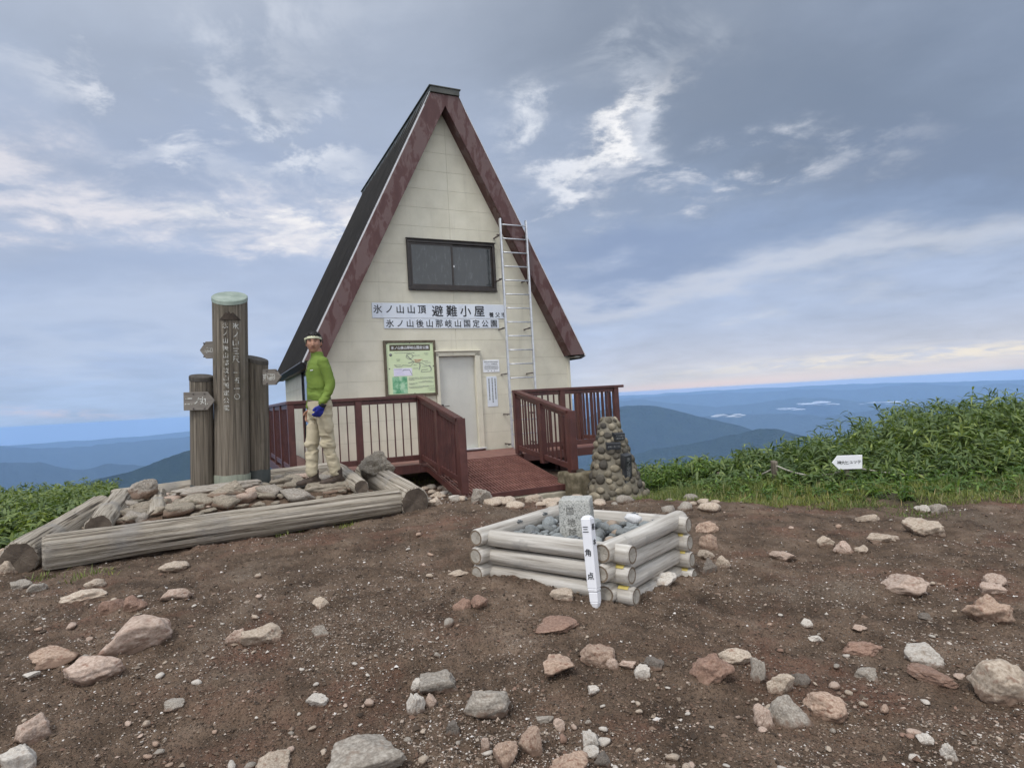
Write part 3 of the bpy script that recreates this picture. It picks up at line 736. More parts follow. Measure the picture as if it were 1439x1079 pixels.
# ------------------------------------------------------------------ boards on the front wall
def board(name, label, cat, x0, x1, z0, z1, m, th=.014, group=None, bev=.003):
    t, o = hut_thing(name, label, cat, (x0 + x1) / 2, WB - .002, (z0 + z1) / 2, group)
    mb = MB(); mb.box(x0, x1, WB - .002 - th, WB - .002, z0, z1); p = mb.build('panel', MATS[m], t, bevel=bev, off=o)
    return t, o, p, WB - .002 - th
def txt(items, o, yb, m, parent, **k):
    return letters(items, MATS[m], parent, fn=lambda x, z, t: (x - o.x, yb - t - o.y, z - o.z), **k)
t, o, p, yb = board('name_board', 'upper long white board with black writing under the gable window', 'sign', -1.574, 1.174, 3.008, 3.295, 'sign_white')
S = .00234; X0 = -1.574 - 20 * S
fx = lambda q: X0 + q * S
txt(row('氷ノ山山頂', fx(20), fx(480), 3.295 - .118, .172) + row('避難小屋', fx(505), fx(1010), 3.152, .235, 1.02) + row('養父市', fx(1030), fx(1205), 3.085, .108), o, yb, 'ink', t, bold=.022)
t, o, p, yb = board('park_board', 'lower shorter white board with black writing, just beneath the longer board', 'sign', -1.361, 1.015, 2.812, 3.0, 'sign_white')
txt(row('氷ノ山後山那岐山国定公園', -1.345, 1.0, 2.906, .158), o, yb, 'ink', t, bold=.02)
# map board
t, o = hut_thing('map_board', 'pale green hiking map board in a brown wooden frame beside the door', 'notice board', -.89, WB - .05, 2.05)
mb = MB(); mx0, mx1, mz0, mz1 = -1.40, -.385, 1.515, 2.578; fr = .045
mb.box(mx0, mx0 + fr, WB - .062, WB - .002, mz0, mz1); mb.box(mx1 - fr, mx1, WB - .062, WB - .002, mz0, mz1)
mb.box(mx0 + fr, mx1 - fr, WB - .060, WB - .002, mz0, mz0 + fr); mb.box(mx0 + fr, mx1 - fr, WB - .060, WB - .002, mz1 - fr, mz1)
mb.build('frame', MATS['map_wood'], t, bevel=.004, off=o)
yb = WB - .04
mb = MB(); mb.box(mx0 + fr, mx1 - fr, yb, WB - .004, mz0 + fr, mz1 - fr); mb.build('panel', MATS['map_green'], t, off=o)
MX = lambda q: mx0 + (q - 205) / (985 - 205) * (mx1 - mx0); MZ = lambda q: mz1 - (q - 100) / (935 - 100) * (mz1 - mz0)
def patch(name, x0, x1, z0, z1, m, d): 
    mb = MB(); mb.box(MX(x0), MX(x1), yb - d, yb - .0002, MZ(z1), MZ(z0)); return mb.build(name, MATS[m], t, off=o)
patch('header', 290, 900, 165, 255, 'map_header', .003)
txt(row('氷ノ山後山那岐山国定公園', MX(312), MX(880), MZ(210), .062), o, yb - .003, 'paper', t, bold=.02)
patch('inset_map', 335, 610, 515, 630, 'map_mauve', .002); patch('forest_map', 310, 530, 640, 890, 'map_forest', .003)
mb = MB()
def line(pts, wd=.006):
    for (a, b), (c, d) in zip(pts[:-1], pts[1:]): mb.bar((MX(a), yb - .003, MZ(b)), (MX(c), yb - .003, MZ(d)), .003, wd, up=(0, 1, 0.001)) if False else mb.bar((MX(a), yb - .003, MZ(b)), (MX(c), yb - .003, MZ(d)), wd, .003, up=(0, 1, 0))
line([(350, 462), (380, 488), (455, 490), (475, 468), (590, 480), (625, 450), (640, 420), (600, 385), (560, 375), (530, 350), (545, 305), (600, 300), (640, 330), (620, 360), (590, 385)])
line([(640, 420), (700, 440), (760, 440), (800, 470), (860, 490), (890, 480), (910, 540), (880, 575), (745, 578), (760, 545), (850, 540)])
line([(730, 450), (735, 490), (715, 545)], .014); line([(870, 480), (905, 530), (900, 565)], .012); line([(540, 320), (600, 385)], .012)
line([(470, 560), (480, 540), (570, 540), (610, 620)], .008); line([(560, 440), (600, 430), (630, 415)], .01)
random.seed(5)
for zz_, xa, xb in [(285, 360, 660), (327, 620, 740), (415, 770, 860), (440, 815, 905), (298, 805, 870), (318, 820, 860), (380, 380, 440), (400, 390, 435), (465, 345, 450), (498, 770, 840), (470, 640, 680), (520, 630, 700), (530, 345, 460), (640, 340, 390),
                    (660, 555, 700), (660, 720, 930), (678, 550, 935), (695, 555, 640), (715, 760, 900), (732, 700, 930), (745, 555, 690), (760, 560, 640), (795, 545, 930), (812, 555, 760), (800, 760, 850), (830, 840, 945), (855, 860, 940)]:
    x = xa
    while x < xb:
        n_ = random.uniform(10, 26); line([(x, zz_), (min(x + n_, xb), zz_)], .006); x += n_ + random.uniform(3, 8)
mb.build('map_lines', MATS['ink_grey'], t, off=o)
mb = MB()
for zz_, xa, xb in ((392, 640, 780), (405, 660, 750), (425, 650, 740)): line([(xa, zz_), (xb, zz_)], .007)
mb.build('map_route', MATS['map_red'], t, off=o)
mb = MB()
for a, b in ((255, 145), (595, 140), (925, 135), (275, 518), (940, 492), (300, 920), (635, 897), (962, 885)): mb.tube([(MX(a), yb - .006, MZ(b)), (MX(a), yb, MZ(b))], .011, 8)
mb.build('screw', MATS['bolt'], t, off=o)
mb = MB(); mb.tube([(MX(302), yb - .004, MZ(312)), (MX(302), yb, MZ(312))], .028, 12); mb.build('compass_mark', MATS['ink_grey'], t, off=o)
# two notices right of the door
t, o, p, yb = board('notice_plate', 'small white square notice with rounded corners right of the door', 'notice', .612, .976, 1.915, 2.167, 'paper', .008, bev=.012)
mb = MB(); random.seed(8)
for z, x0, x1, h in ((2.125, .645, .945, .020), (2.085, .67, .79, .010), (2.085, .80, .93, .020), (2.05, .65, .94, .012), (2.025, .64, .95, .012), (2.0, .64, .95, .014), (1.975, .645, .94, .012), (1.945, .71, .73, .016), (1.945, .785, .805, .016), (1.945, .85, .87, .016)):
    x = x0
    while x < x1:
        n_ = random.uniform(.012, .03); mb.box(x, min(x + n_, x1), yb - .0015, yb - .0001, z - h / 2, z + h / 2); x += n_ + .006
mb.build('writing', MATS['ink_grey'], t, off=o)
t, o, p, yb = board('notice_sheet', 'tall narrow white notice with upright writing below the small notice', 'notice', .672, .9, 1.218, 1.832, 'sign_white', .006)
mb = MB()
for x, z0, z1 in ((.86, 1.36, 1.79), (.795, 1.30, 1.80), (.725, 1.35, 1.79)):
    z = z1
    while z > z0:
        n_ = random.uniform(.014, .034); mb.box(x - .013, x + .013, yb - .0015, yb - .0001, max(z - n_, z0), z); z -= n_ + .006
mb.build('writing', MATS['ink_grey'], t, off=o)

# ladder
LB = -.10
t, o = hut_thing('ladder', 'fixed aluminium ladder climbing the right side of the gable', 'ladder', 1.46, LB, .4)
LX0, LX1 = 1.012, 1.593
for x in (LX0, LX1):
    mb = MB(); mb.box(x - .016, x + .016, LB - .03, LB + .03, .39, 4.98); mb.build('rail', MATS['alu'], t, bevel=.004, off=o)
for k in range(17):
    mb = MB(); z = 4.86 - .281 * k; mb.tube([(LX0 + .015, LB, z), (LX1 - .015, LB, z)], .0135, 8); mb.build('rung', MATS['alu'], t, off=o)
for z in (4.66, 3.77, 2.78, 1.86, 1.05, .45):
    for x, dx in ((LX0, -.03), (LX1, -.03)):
        yb_ = WB - .002 if abs(x) < half_in(z) - .03 or z < ZE else -.047
        mb = MB(); mb.box(x - .012, x + .012, LB + .031, yb_, z - .012, z + .012); mb.tube([(x - .02, LB + .06, z), (x - .075, LB + .02, z - .01)], .013, 8); mb.build('bracket', MATS['bolt'], t, off=o)

# ------------------------------------------------------------------ deck with railings, and the entrance ramp
deck, DO = hut_thing('deck', 'maroon steel deck with railings running along the hut front and flanks', 'deck', -.3, -1.2, .2)
FB = -1.36; ZF = .36; ZT = 1.505
DL, DR = -3.26, 2.72
mb = MB()
mb.box(DL, -2.68, FB + .05, 3.9, ZF - .03, ZF); mb.box(-2.679, 2.66, FB + .05, WB - .06, ZF - .031, ZF - .001); mb.box(2.661, DR, FB + .05, 3.0, ZF - .03, ZF)
mb.build('floor', MATS['grating'], deck, off=DO)
mb = MB()
for x0, x1 in ((DL - .03, -1.29), (.60, DR + .03)):
    mb.box(x0, x1, FB - .04, FB + .049, ZF - .13, ZF + .012)
mb.box(-1.29, .60, FB - .02, FB + .049, ZF - .13, ZF - .032)
mb.box(DL - .04, DL + .05, FB + .05, 3.9, ZF - .16, ZF + .011); mb.box(DR - .05, DR + .04, FB + .05, 3.0, ZF - .16, ZF + .011)
mb.box(-2.6, 2.6, -.6, -.5, ZF - .17, ZF - .032)
mb.build('edge_beam', MATS['maroon'], deck, bevel=.006, off=DO)
for x, y, zb in ((-3.1, FB + .1, -.6), (-2.0, FB + .1, -.4), (1.7, FB + .1, -.7), (2.6, FB + .1, -1.0), (-3.1, 2.6, -1.2), (2.6, 2.6, -1.6)):
    mb = MB(); mb.box(x - .06, x + .06, y - .06, y + .06, zb, ZF - .131); mb.build('support_leg', MATS['maroon'], deck, bevel=.006, off=DO)
def railing(p0, p1, posts, parent, off, mat_='maroon', zt0=ZT, zt1=ZT, zb0=ZF, zb1=ZF, step=.128, post_w=.10, skip_ends=(False, False), over=(0, 0)):
    """posts as fractions; top rail, lower rail and balusters between neighbouring posts"""
    p0, p1 = Vector(p0), Vector(p1); d = p1 - p0; n = d.normalized()
    lp = lambda f, z0, z1: Vector((p0.x + d.x * f, p0.y + d.y * f, z0 + (z1 - z0) * f))
    L = d.length
    for f in posts:
        q = lp(f, zb0, zb1); zt = zt0 + (zt1 - zt0) * f - .05
        mb = MB(); mb.box(q.x - post_w / 2, q.x + post_w / 2, q.y - post_w / 2, q.y + post_w / 2, q.z + .013, zt); mb.build('post', MATS[mat_], parent, bevel=.006, off=off)
    a, b = lp(0, zt0 - .025, zt1 - .025) - n * over[0], lp(1, zt0 - .025, zt1 - .025) + n * over[1]
    mb = MB(); mb.bar(a, b, .115, .05); 
    for f0, f1 in zip(posts[:-1], posts[1:]):
        s0, s1 = f0 + (post_w / 2 + .001) / L, f1 - (post_w / 2 + .001) / L
        mb.bar(lp(s0, zt0 - .085, zt1 - .085), lp(s1, zt0 - .085, zt1 - .085), .05, .068)
    mb.build('top_rail', MATS[mat_], parent, bevel=.005, off=off)
    mb = MB()
    for f0, f1 in zip(posts[:-1], posts[1:]):
        s0, s1 = f0 + (post_w / 2 + .001) / L, f1 - (post_w / 2 + .001) / L
        mb.bar(lp(s0, zb0 + .12, zb1 + .12), lp(s1, zb0 + .12, zb1 + .12), .06, .085)
    mb.build('lower_rail', MATS[mat_], parent, bevel=.005, off=off)
    for f0, f1 in zip(posts[:-1], posts[1:]):
        s0, s1 = f0 + (post_w / 2) / L, f1 - (post_w / 2) / L; k = max(1, round((s1 - s0) * L / step))
        for i in range(1, k):
            f = s0 + (s1 - s0) * i / k; q = lp(f, zb0 + .163, zb1 + .163); zt = zt0 + (zt1 - zt0) * f - .12
            dp_ = .024 if p0.x < 0 else .013
            bx_, by_ = (.0065, .02) if abs(d.x) > abs(d.y) else (dp_, .0065)
            mb = MB(); mb.box(q.x - bx_, q.x + bx_, q.y - by_, q.y + by_, q.z, zt); mb.build('baluster', MATS['maroon'], parent, off=off)
railing((DL, FB, 0), (-1.235, FB, 0), [0, .50, 1], deck, DO, over=(.05, .05))
railing((.535, FB, 0), (2.66, FB, 0), [0, .44, 1], deck, DO, over=(.05, .17))
railing((DL, FB + .0505, 0), (DL, 3.85, 0), [.24, .5, .75, 1], deck, DO)
# the stretch of side rail next to the front corner
railing((DL, FB + .0505, 0), (DL, FB + .0505 + 1.25, 0), [.0, .97][:2], deck, DO) if False else None
mb = MB(); mb.bar((DL, FB + .051, ZF + .12), (DL, FB + 1.2, ZF + .12), .06, .085); mb.build('lower_rail', MATS['maroon'], deck, bevel=.005, off=DO)
mb = MB(); mb.bar((DL, FB + .051, ZT - .085), (DL, FB + 1.2, ZT - .085), .05, .068)
mb.build('upper_rail', MATS['maroon'], deck, bevel=.005, off=DO)
for i in range(1, 9):
    y = FB + .05 + 1.2 * i / 9; mb = MB(); mb.box(DL - .024, DL + .024, y - .0065, y + .0065, ZF + .163, ZT - .12); mb.build('baluster', MATS['maroon'], deck, off=DO)
railing((2.66, FB + .0505, 0), (2.66, 2.95, 0), [.30, .64, 1], deck, DO, step=.14)
for i in range(1, 9):
    y = FB + .05 + 1.24 * i / 9; mb = MB(); mb.box(2.636, 2.684, y - .0065, y + .0065, ZF + .163, ZT - .12); mb.build('baluster', MATS['maroon'], deck, off=DO)
mb = MB(); mb.bar((2.66, FB + .051, ZF + .12), (2.66, FB + 1.25, ZF + .12), .06, .085); mb.build('lower_rail', MATS['maroon'], deck, bevel=.005, off=DO)
mb = MB(); mb.bar((2.66, FB + .051, ZT - .085), (2.66, FB + 1.25, ZT - .085), .05, .068)
mb.build('upper_rail', MATS['maroon'], deck, bevel=.005, off=DO)

ramp, RO = hut_thing('entrance_ramp', 'maroon steel grating ramp with sloping handrails leading up to the hut door', 'ramp', -.35, -3.0, 0)
RB = -3.12; RZ0 = .03
def rz(b): return ZF + (RZ0 - ZF) * (FB - .045 - b) / (FB - .045 - RB)
mb = MB(); RXA, RXB = -1.165, .47
n_ = 31
for i in range(n_ + 1):
    x = RXA + (RXB - RXA) * i / n_
    mb.bar((x, FB - .045, ZF - .02), (x, RB, RZ0 - .02), .0145, .030)
for k in range(8):
    b = FB - .07 + (RB + .03 - FB + .07) * k / 7
    mb.box(RXA, RXB, b - .007, b + .007, rz(b) - .03, rz(b) - .003)
mb.build('grating', MATS['grating'], ramp, off=RO)
mb = MB(); mb.box(RXA - .01, RXB + .02, RB - .03, RB - .001, RZ0 - .085, RZ0 + .002)
mb.bar((RXA - .02, FB - .045, ZF - .07), (RXA - .02, RB, RZ0 - .07), .02, .1); mb.bar((RXB + .02, FB - .045, ZF - .07), (RXB + .02, RB, RZ0 - .07), .02, .1)
mb.build('edge_beam', MATS['maroon'], ramp, bevel=.004, off=RO)
for x in (-1.235, .535):
    # handrail panel that follows the slope
    zt0, zt1 = 1.478, 1.135
    b1 = -3.16
    zb1_ = .14 if x < 0 else .16
    railing((x, FB - .052, 0), (x, b1, 0), [.5, 1], ramp, RO, zt0=zt0 + .02, zt1=zt1, zb0=ZF - .0, zb1=zb1_)
    # upper half (starts at the deck's corner post)
    d = lambda f, z0, z1: Vector((x, FB - .052 + (b1 - FB + .052) * f, z0 + (z1 - z0) * f))
    mb = MB(); mb.bar(d(0, ZF + .12, zb1_ + .12), d(.47, ZF + .12, zb1_ + .12), .06, .085); mb.build('lower_rail', MATS['maroon'], ramp, bevel=.005, off=RO)
    mb = MB(); mb.bar(d(0, zt0 - .065, zt1 - .085), d(.47, zt0 - .065, zt1 - .085), .05, .068)
    mb.build('upper_rail', MATS['maroon'], ramp, bevel=.005, off=RO)
    for i in range(1, 8):
        q = d(.47 * i / 8, ZF + .163, zb1_ + .163); zt = (zt0 + .02) + (zt1 - zt0 - .02) * .47 * i / 8 - .12
        mb = MB(); mb.box(x - (.024 if x < 0 else .013), x + (.024 if x < 0 else .013), q.y - .0065, q.y + .0065, q.z, zt); mb.build('baluster', MATS['maroon'], ramp, off=RO)
    # end post reaches up past the rail
    mb = MB(); mb.box(x - .055, x + .055, b1 - .105, b1 + .005 - .056, .08 if x < 0 else .235, zt1 - .01); mb.build('end_post', MATS['maroon'], ramp, bevel=.006, off=RO)

# mossy concrete footing under the right handrail, pale step under the ramp's lip
def lump(name, x0, x1, y0, y1, z0, z1, m, parent, off, seed=0, amp=.012, n=10):
    bm = bmesh.new(); bmesh.ops.create_cube(bm, size=1); bmesh.ops.subdivide_edges(bm, edges=bm.edges, cuts=n, use_grid_fill=True)
    for v in bm.verts:
        p = Vector((x0 + (v.co.x + .5) * (x1 - x0), y0 + (v.co.y + .5) * (y1 - y0), z0 + (v.co.z + .5) * (z1 - z0)))
        q = v.co * 2; e = sum(max(0, abs(c) - .82) for c in q)
        p -= Vector((q.x, q.y, q.z)) * e * .03
        p += Vector((fractal(p * 6 + Vector((seed, 0, 0)), 1, 2, 4), fractal(p * 6 + Vector((0, seed + 5, 0)), 1, 2, 4), fractal(p * 6 + Vector((0, 0, seed + 9)), 1, 2, 4))) * amp
        v.co = p - off
    me = bpy.data.meshes.new(name); bm.to_mesh(me); bm.free()
    for p in me.polygons: p.use_smooth = True
    return link(name, me, MATS[m], parent)
t, o = hut_thing('concrete_footing', 'mossy brown concrete block carrying the right end post of the ramp', 'footing', .62, -3.2, -.1)
lump('block', .40, .86, -3.36, -2.92, -.32, .205, 'concrete_moss', t, o, 3, .016)
t, o = hut_thing('concrete_step', 'pale concrete sill under the lower lip of the ramp', 'step', 0, -3.1, -.05)
lump('sill', -.9, .44, -3.16, -2.9, -.3, RZ0 - .092, 'concrete_pale', t, o, 7, .012)

# ------------------------------------------------------------------ rocks
_ico = {}
def ico(n):
    if n not in _ico:
        bm = bmesh.new(); bmesh.ops.create_icosphere(bm, subdivisions=n, radius=1)
        _ico[n] = (np.array([v.co[:] for v in bm.verts]), np.array([[v.index for v in f.verts] for f in bm.faces])); bm.free()
    return _ico[n]
def n3(V, s, seed, oct=4, gain=.55):
    x, y, z = (V * s).T
    return (fbm(x + seed * 3.1, y + z * .71, oct, seed, gain) + fbm(y - seed, z * 1.1 - x * .37, oct, seed + 50, gain) + fbm(z + seed * 1.7, x * .9 + y * .5, oct, seed + 90, gain)) * .75
def rock_mesh(name, seed, sub=5, cuts=9, rough=.12, boxy=.0, fine=.028):
    rs = np.random.RandomState(seed); V, F = ico(sub); V = V.copy()
    R = np.ones(len(V)) * 1.25
    for k in range(cuts):
        n = rs.normal(size=3); n /= np.linalg.norm(n); h = rs.uniform(.62, .95)
        d = V @ n; m_ = d > .05
        R[m_] = np.minimum(R[m_], h / d[m_])
    if boxy:
        for n in ((1, 0, 0), (-1, 0, 0), (0, 1, 0), (0, -1, 0), (0, 0, 1), (0, 0, -1)):
            n = np.array(n) + rs.normal(size=3) * .16; n /= np.linalg.norm(n); d = V @ n; m_ = d > .05; R[m_] = np.minimum(R[m_], (.72 + rs.uniform(0, .1)) / d[m_])
    R = R * (1 + rough * n3(V, 1.6, seed + 3, 3) * 1.6 + fine * n3(V, 5.5, seed + 11, 4) * 1.6)
    R = R + .006 * n3(V, 14, seed + 31, 3)
    V = V * R[:, None]
    V = V - (V.max(0) + V.min(0)) / 2; V = V / ((V.max(0) - V.min(0)) / 2)
    return np_mesh(name, V, F, True)
def put_rock(name, p, w_, d_, h_, m, seed, label=None, group=None, rz=0.0, tilt=(0, 0), sink=.3, me=None, cat='rock', **k):
    me = me or rock_mesh(name, seed, **k)
    o = link(name, me, MATS[m] if not me.materials else None)
    o.scale = (w_ / 2, d_ / 2, h_ / 2); o.rotation_euler = (tilt[0], tilt[1], rz)
    o.location = (p[0], p[1], p[2] + h_ / 2 - sink * h_)
    return tag(o, label, cat, group)
# px-left, px-right, top, bottom in the photograph give each rock's place and real size
ROCKS = [
 (142, 235, 867, 918, 'stone_pink', 'large pinkish boulder with a mossy left edge in the left foreground', {'cuts': 5, 'rough': .08}),
 (100, 170, 917, 957, 'stone_pink', 'pointed pink rock with a pale patch, just below the large mossy boulder', {'cuts': 7}),
 (50, 105, 913, 936, 'stone_orange', 'flat orange-pink rock left of the pointed pink rock', {}),
 (27, 72, 1005, 1042, 'stone_pink', 'pink slab-sided rock standing above the striped corner stone', {'boxy': 1}),
 (5, 48, 1046, 1086, 'stone_white', 'pale striped stone in the lower left corner', {'boxy': 1}),
 (228, 268, 821, 841, 'stone_pink', 'smooth pinkish rock alone below the middle of the long front log', {}),
 (142, 176, 839, 858, 'stone_red', 'small red rock beside another red one, under the left end of the log', {}),
 (176, 205, 835, 859, 'stone_red', 'upright red rock touching its red neighbour, left foreground', {}),
 (90, 143, 829, 845, 'stone_tan', 'flat pale tan rock near the left end of the front log', {}),
 (226, 263, 791, 804, 'stone_tan', 'flat oval stone lying close under the front log', {'cuts': 5}),
 (343, 398, 876, 905, 'stone_tan', 'tan angular rock with a slim partner on its left, mid left ground', {'cuts': 11}),
 (319, 344, 882, 904, 'stone_pink', 'slim pinkish stone leaning against the tan angular rock', {}),
 (440, 463, 836, 852, 'stone_tan', 'small tan wedge stone on open soil below the big log end', {'cuts': 12}),
 (439, 463, 876, 894, 'stone_grey', 'grey wedge stone on open soil left of centre', {'cuts': 12}),
 (432, 461, 976, 994, 'stone_white', 'whitish oval stone alone on soil above the big speckled boulder', {'cuts': 5}),
 (362, 408, 1059, 1090, 'stone_tan', 'tan rock cut by the bottom edge, left of the big speckled boulder', {}),
 (121, 148, 812, 826, 'stone_tan', 'little tan rock beside a white chip under the log', {}),
 (232, 258, 986, 999, 'stone_grey', 'thin grey sliver of stone in the left foreground', {}),
 (35, 54, 944, 954, 'stone_white', 'small white chip below the flat orange-pink rock', {}),
 (454, 564, 1037, 1100, 'stone_grey', 'big speckled grey boulder at the bottom edge', {'cuts': 6}),
 (588, 646, 947, 977, 'stone_grey', 'flat-topped grey-tan rock with white stones at its left', {'boxy': 1}),
 (652, 716, 970, 1009, 'stone_grey', 'rounded grey-tan boulder half sunk in the soil, bottom centre', {'cuts': 4}),
 (572, 598, 972, 1005, 'stone_white', 'white triangular stone in front of the flat-topped rock', {'cuts': 14}),
 (578, 597, 956, 974, 'stone_white', 'white stone touching the left end of the flat-topped rock', {}),
 (598, 614, 973, 993, 'stone_pink', 'pinkish cobble right of the white triangular stone', {'cuts': 5}),
 (814, 864, 905, 934, 'stone_orange', 'orange-brown rock with a tan right half, in front of the white post', {}),
 (765, 808, 927, 953, 'stone_orange', 'orange-brown three-cornered rock below the log crib', {'cuts': 8}),
 (747, 814, 870, 889, 'stone_red', 'flat red rock nearly level with the soil below the log crib', {}),
 (636, 662, 838, 856, 'stone_red', 'left half of the cracked red rock left of the log crib', {}),
 (660, 686, 837, 857, 'stone_red', 'right half of the cracked red rock left of the log crib', {}),
 (774, 806, 826, 844, 'stone_tan', 'pale flat slab leaning near the foot of the crib wall', {'boxy': 1}),
 (694, 729, 1041, 1075, 'stone_orange', 'tan-orange pointed rock near the bottom edge, right of the boulder', {'cuts': 10}),
 (731, 763, 1027, 1061, 'stone_orange', 'second tan-orange rock, up and right of the pointed one', {}),
 (776, 828, 1059, 1092, 'stone_orange', 'orange-brown rock cut by the bottom edge below the crib', {}),
 (819, 843, 1028, 1053, 'stone_white', 'white blocky stone near the bottom edge', {'boxy': 1}),
 (820, 842, 1049, 1064, 'stone_white', 'small white stone touching the blocky white one', {}),
 (835, 858, 1058, 1078, 'stone_dark', 'dark grey stone right of the blocky white stone', {}),
 (892, 914, 934, 954, 'stone_white', 'whitish cube-like stone at the end of a line of small stones', {'boxy': 1}),
 (852, 869, 924, 940, 'stone_pink', 'round pink cobble right of the orange-brown rock', {'cuts': 4}),
 (870, 894, 929, 941, 'stone_pink', 'flat pink stone between the round cobble and the white cube', {}),
 (626, 646, 1016, 1036, 'stone_dark', 'dark grey stone below the rounded grey-tan boulder', {}),
 (676, 689, 1039, 1055, 'stone_pink', 'small pink upright pebble left of the tan-orange rocks', {}),
 (754, 778, 1003, 1016, 'stone_grey', 'grey block-like stone among pink pebbles', {'boxy': 1}),
 (778, 794, 1010, 1027, 'stone_pink', 'pinkish white stone right of the grey block-like stone', {}),
 (827, 844, 965, 978, 'stone_white', 'white pebble alone below the orange three-cornered rock', {}),
 (630, 659, 799, 809, 'stone_tan', 'tan stone wedged under the left corner of the log crib', {}),
 (1234, 1301, 802, 833, 'stone_pink', 'long pink-tan slab lying loose on the right-hand soil', {'cuts': 12}),
 (1272, 1322, 726, 753, 'stone_tan', 'domed tan boulder by the grass on the right', {}),
 (1204, 1234, 718, 732, 'stone_tan', 'rounded tan rock at the edge of the grass', {'cuts': 5}),
 (1221, 1261, 749, 762, 'stone_tan', 'low flat tan rock in front of the grass edge', {}),
 (1173, 1200, 758, 777, 'stone_pink', 'pinkish grey angular rock, left one of a close pair', {'cuts': 12}),
 (1202, 1219, 765, 777, 'stone_tan', 'smaller pale rock, right one of a close pair', {}),
 (1357, 1418, 830, 876, 'stone_orange', 'two-humped brown-tan rock near the right edge', {'rough': .3}),
 (1381, 1412, 805, 823, 'stone_pink', 'pale pink flat stone behind another flat stone, right edge', {}),
 (1380, 1409, 816, 834, 'stone_pink', 'pinkish flat stone in front of the paler one, right edge', {}),
 (1277, 1323, 903, 933, 'stone_white', 'whitish block of rock standing loose on the soil', {'boxy': 1}),
 (1371, 1450, 924, 988, 'stone_tan', 'large rounded tan boulder cut by the right edge', {'cuts': 5}),
 (971, 1030, 918, 958, 'stone_red', 'large crumbly red-brown rock sunk in the soil, lower right', {'fine': .08}),
 (1012, 1055, 905, 931, 'stone_tan', 'tan cap of rock on top of the crumbly red-brown one', {}),
 (1055, 1077, 924, 958, 'stone_grey', 'upright grey stone right of the red-brown rock', {'boxy': 1}),
 (1079, 1115, 943, 971, 'stone_tan', 'tan block between the upright grey stone and a dark one', {}),
 (1111, 1138, 944, 964, 'stone_dark', 'dark grey-tan stone at the right end of a row of rocks', {}),
 (1081, 1139, 976, 1018, 'stone_grey', 'rounded grey boulder beside an orange-brown one', {'cuts': 4}),
 (1131, 1188, 974, 1008, 'stone_orange', 'rounded orange-brown boulder beside a grey one', {'cuts': 4}),
 (1061, 1089, 991, 1022, 'stone_pink', 'slender pale pink stone leaning left of the grey boulder', {'boxy': 1}),
 (1289, 1311, 1030, 1046, 'stone_white', 'white angular stone near the bottom right', {'cuts': 12}),
 (1323, 1347, 1042, 1067, 'stone_white', 'white two-lobed stone, lowest on the right', {'rough': .3}),
 (1082, 1117, 770, 786, 'stone_pink', 'low tan-pink rock on open soil right of the crib', {}),
 (1309, 1330, 706, 723, 'stone_grey', 'brown-grey rock standing in the grass edge', {}),
 (905, 933, 926, 941, 'stone_dark', 'grey-brown stone behind the white cube-like stone', {}),
 (1203, 1234, 933, 952, 'stone_grey', 'brownish low rock left of the whitish block', {}),
 (1150, 1172, 753, 768, 'stone_tan', 'tan rock left of the pinkish grey pair', {}),
 (1292, 1310, 859, 871, 'stone_dark', 'grey flat pebble below the long pink slab', {}),
 (1126, 1141, 871, 883, 'stone_white', 'whitish chip on the open soil right of the crib', {}),
 (1199, 1218, 879, 888, 'stone_pink', 'flat pinkish chip on open soil, right side', {}),
 (1137, 1157, 892, 903, 'stone_white', 'flat white chip below the open soil on the right', {}),
 (1280, 1342, 934, 958, 'stone_red', 'low red outcrop just under the whitish block', {'fine': .07}),
 (1184, 1238, 896, 918, 'stone_red', 'low red outcrop left of the whitish block', {'fine': .07}),
 (979, 1008, 729, 749, 'stone_orange', 'brown rock topmost of those stacked right of the crib', {}),
 (984, 1009, 748, 772, 'stone_orange', 'brown rock second in the stack right of the crib', {}),
 (982, 1004, 772, 787, 'stone_tan', 'tan rock in the middle of the stack right of the crib', {}),
 (985, 1007, 783, 806, 'stone_dark', 'dark rock lowest of those right of the crib', {'cuts': 12}),
 (1006, 1025, 779, 797, 'stone_tan', 'tan pointed rock farthest right beside the crib', {'cuts': 12}),
 (910, 952, 801, 824, 'stone_white', 'pale wedge of rock chocking the right wall of the crib', {'cuts': 12}),
 (662, 692, 682, 708, 'stone_grey', 'biggest grey-tan rock at the left foot of the ramp', {}),
 (638, 665, 683, 698, 'stone_tan', 'mossy tan rock under the left end post of the ramp', {}),
 (604, 628, 688, 698, 'stone_tan', 'flat tan rock between the log butt and the ramp', {}),
 (600, 623, 697, 712, 'stone_tan', 'flat tan rock right against the dark log butt', {}),
 (622, 644, 678, 692, 'stone_tan', 'tan rock behind others left of the ramp post', {}),
 (0, 26, 783, 806, 'stone_tan', 'tan rock at the left edge beside the log corner', {}),
 (0, 16, 768, 786, 'stone_tan', 'grey-tan rock at the left edge, above another', {}),
 (18, 42, 812, 828, 'stone_grey', 'grey rock under the sawn log corner', {}),
 (40, 64, 816, 832, 'stone_grey', 'second grey rock under the sawn log corner', {}),
 (1288, 1312, 709, 720, 'stone_white', 'whitish flat rock in the grass edge', {}),
 (738, 764, 692, 706, 'stone_tan', 'tan rock in front of the ramp lip', {}),
 (762, 790, 697, 712, 'stone_tan', 'pale tan rock between ramp lip and boundary stone', {}),
]
random.seed(11)
KEEP = []
